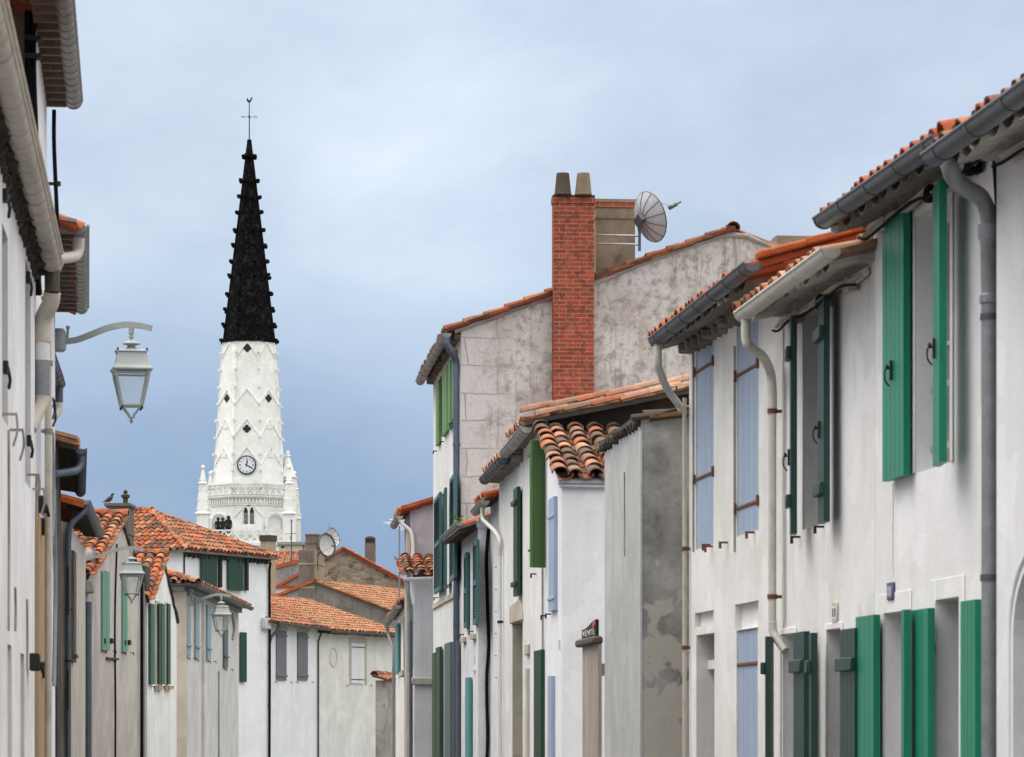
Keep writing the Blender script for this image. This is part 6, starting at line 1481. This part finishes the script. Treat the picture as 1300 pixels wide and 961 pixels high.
# ------------------------------------------------------------------ sky, sun, camera
w = bpy.data.worlds.new('World'); scene.world = w; w.use_nodes = True
nt = w.node_tree; nn = nt.nodes; lk = nt.links; bg = nn['Background']
SUN_EL, SUN_AZ = math.radians(66), math.radians(-80)      # azimuth from +Y, clockwise: behind the camera on its left
sky = nn.new('ShaderNodeTexSky'); sky.sky_type = 'NISHITA'; sky.sun_disc = False; sky.sun_elevation = SUN_EL; sky.sun_rotation = SUN_AZ
tc = nn.new('ShaderNodeTexCoord'); sp = nn.new('ShaderNodeSeparateXYZ'); lk.new(tc.outputs['Generated'], sp.inputs[0])
gr = nn.new('ShaderNodeValToRGB'); lk.new(sp.outputs['Z'], gr.inputs['Fac'])
STR = .1; ZEN = 2.9      # an overcast zenith is over twice as bright as its horizon
def sc(c): return tuple(x for x in c)
stops = [(0.0, lin(130, 152, 181)), (.05, lin(127, 151, 183)), (.085, lin(143, 165, 194)), (.125, lin(175, 191, 211)), (.16, lin(187, 199, 216)), (.21, lin(184, 196, 215)), (.45, lin(230, 230, 231)), (1, lin(255, 250, 242))]
el = gr.color_ramp.elements
while len(el) < len(stops): el.new(.5)
for e_, (p_, c_) in zip(el, stops): e_.position = p_; e_.color = c_
mp = nn.new('ShaderNodeMapping'); mp.inputs['Scale'].default_value = (5.5, 5.5, 9.5); mp.inputs['Location'].default_value = (1.3, .4, .65); lk.new(tc.outputs['Generated'], mp.inputs['Vector'])
nz = nn.new('ShaderNodeTexNoise'); nz.inputs['Scale'].default_value = 1.5; nz.inputs['Detail'].default_value = 7; nz.inputs['Roughness'].default_value = .55; nz.inputs['Distortion'].default_value = .15; lk.new(mp.outputs[0], nz.inputs['Vector'])
cr = nn.new('ShaderNodeValToRGB'); cr.color_ramp.elements[0].position = .33; cr.color_ramp.elements[0].color = (.83, .86, .90, 1); cr.color_ramp.elements[1].position = .66; cr.color_ramp.elements[1].color = (1.17, 1.14, 1.10, 1); lk.new(nz.outputs['Fac'], cr.inputs['Fac'])
mx = nn.new('ShaderNodeMix'); mx.data_type = 'RGBA'; mx.blend_type = 'MULTIPLY'; mx.inputs[0].default_value = 1; lk.new(gr.outputs[0], mx.inputs[6]); lk.new(cr.outputs[0], mx.inputs[7])
vm = nn.new('ShaderNodeVectorMath'); vm.operation = 'SCALE'; vm.inputs['Scale'].default_value = 1/STR; zr = nn.new('ShaderNodeMapRange'); zr.interpolation_type = 'SMOOTHSTEP'; zr.inputs[1].default_value = .22; zr.inputs[2].default_value = .85; zr.inputs[3].default_value = 1/STR; zr.inputs[4].default_value = ZEN/STR; lk.new(sp.outputs['Z'], zr.inputs[0]); lk.new(zr.outputs[0], vm.inputs['Scale'])
bd = nn.new('ShaderNodeVectorMath'); bd.operation = 'DISTANCE'; lk.new(tc.outputs['Generated'], bd.inputs[0]); bd.inputs[1].default_value = (-.013, .986, .165)
br_ = nn.new('ShaderNodeMapRange'); br_.interpolation_type = 'SMOOTHERSTEP'; br_.inputs[1].default_value = 0; br_.inputs[2].default_value = .085; br_.inputs[3].default_value = .20; br_.inputs[4].default_value = 0; lk.new(bd.outputs['Value'], br_.inputs[0])
wm = nn.new('ShaderNodeMath'); wm.operation = 'MULTIPLY'; lk.new(br_.outputs[0], wm.inputs[0]); lk.new(nz.outputs['Fac'], wm.inputs[1])
ma = nn.new('ShaderNodeMix'); ma.data_type = 'RGBA'; ma.blend_type = 'ADD'; ma.inputs[0].default_value = 1; lk.new(mx.outputs[2], ma.inputs[6]); lk.new(wm.outputs[0], ma.inputs[7])
lk.new(ma.outputs[2], vm.inputs[0])      # brighter break in the cloud
m2 = nn.new('ShaderNodeMix'); m2.data_type = 'RGBA'; m2.inputs[0].default_value = .92; lk.new(sky.outputs[0], m2.inputs[6]); lk.new(vm.outputs[0], m2.inputs[7])
lk.new(m2.outputs[2], bg.inputs['Color']); bg.inputs['Strength'].default_value = STR

sd = bpy.data.lights.new('sun', 'SUN'); sd.energy = 1.2; sd.angle = math.radians(30); sd.color = (1, .965, .91)
so = bpy.data.objects.new('sun', sd); COL.objects.link(so)
dirv = V((math.sin(SUN_AZ)*math.cos(SUN_EL), math.cos(SUN_AZ)*math.cos(SUN_EL), math.sin(SUN_EL)))
so.rotation_euler = dirv.to_track_quat('Z', 'Y').to_euler()

cd = bpy.data.cameras.new('camera'); co = bpy.data.objects.new('camera', cd); COL.objects.link(co); scene.camera = co
co.location = (0, 0, EYE); co.rotation_euler = (math.pi/2, 0, 0)
cd.sensor_width = 36; cd.sensor_fit = 'HORIZONTAL'; cd.lens = F/1300*36; cd.shift_y = (HY-480.5)/1300; cd.clip_start = .5; cd.clip_end = 6000
cd.dof.use_dof = True; cd.dof.focus_distance = 75; cd.dof.aperture_fstop = 10
vs = scene.view_settings; vs.view_transform = 'Standard'; vs.look = 'None'; vs.exposure = .36; vs.gamma = 1
scene.cycles.use_denoising = True; scene.cycles.max_bounces = 6; scene.cycles.diffuse_bounces = 3; scene.cycles.transparent_max_bounces = 12
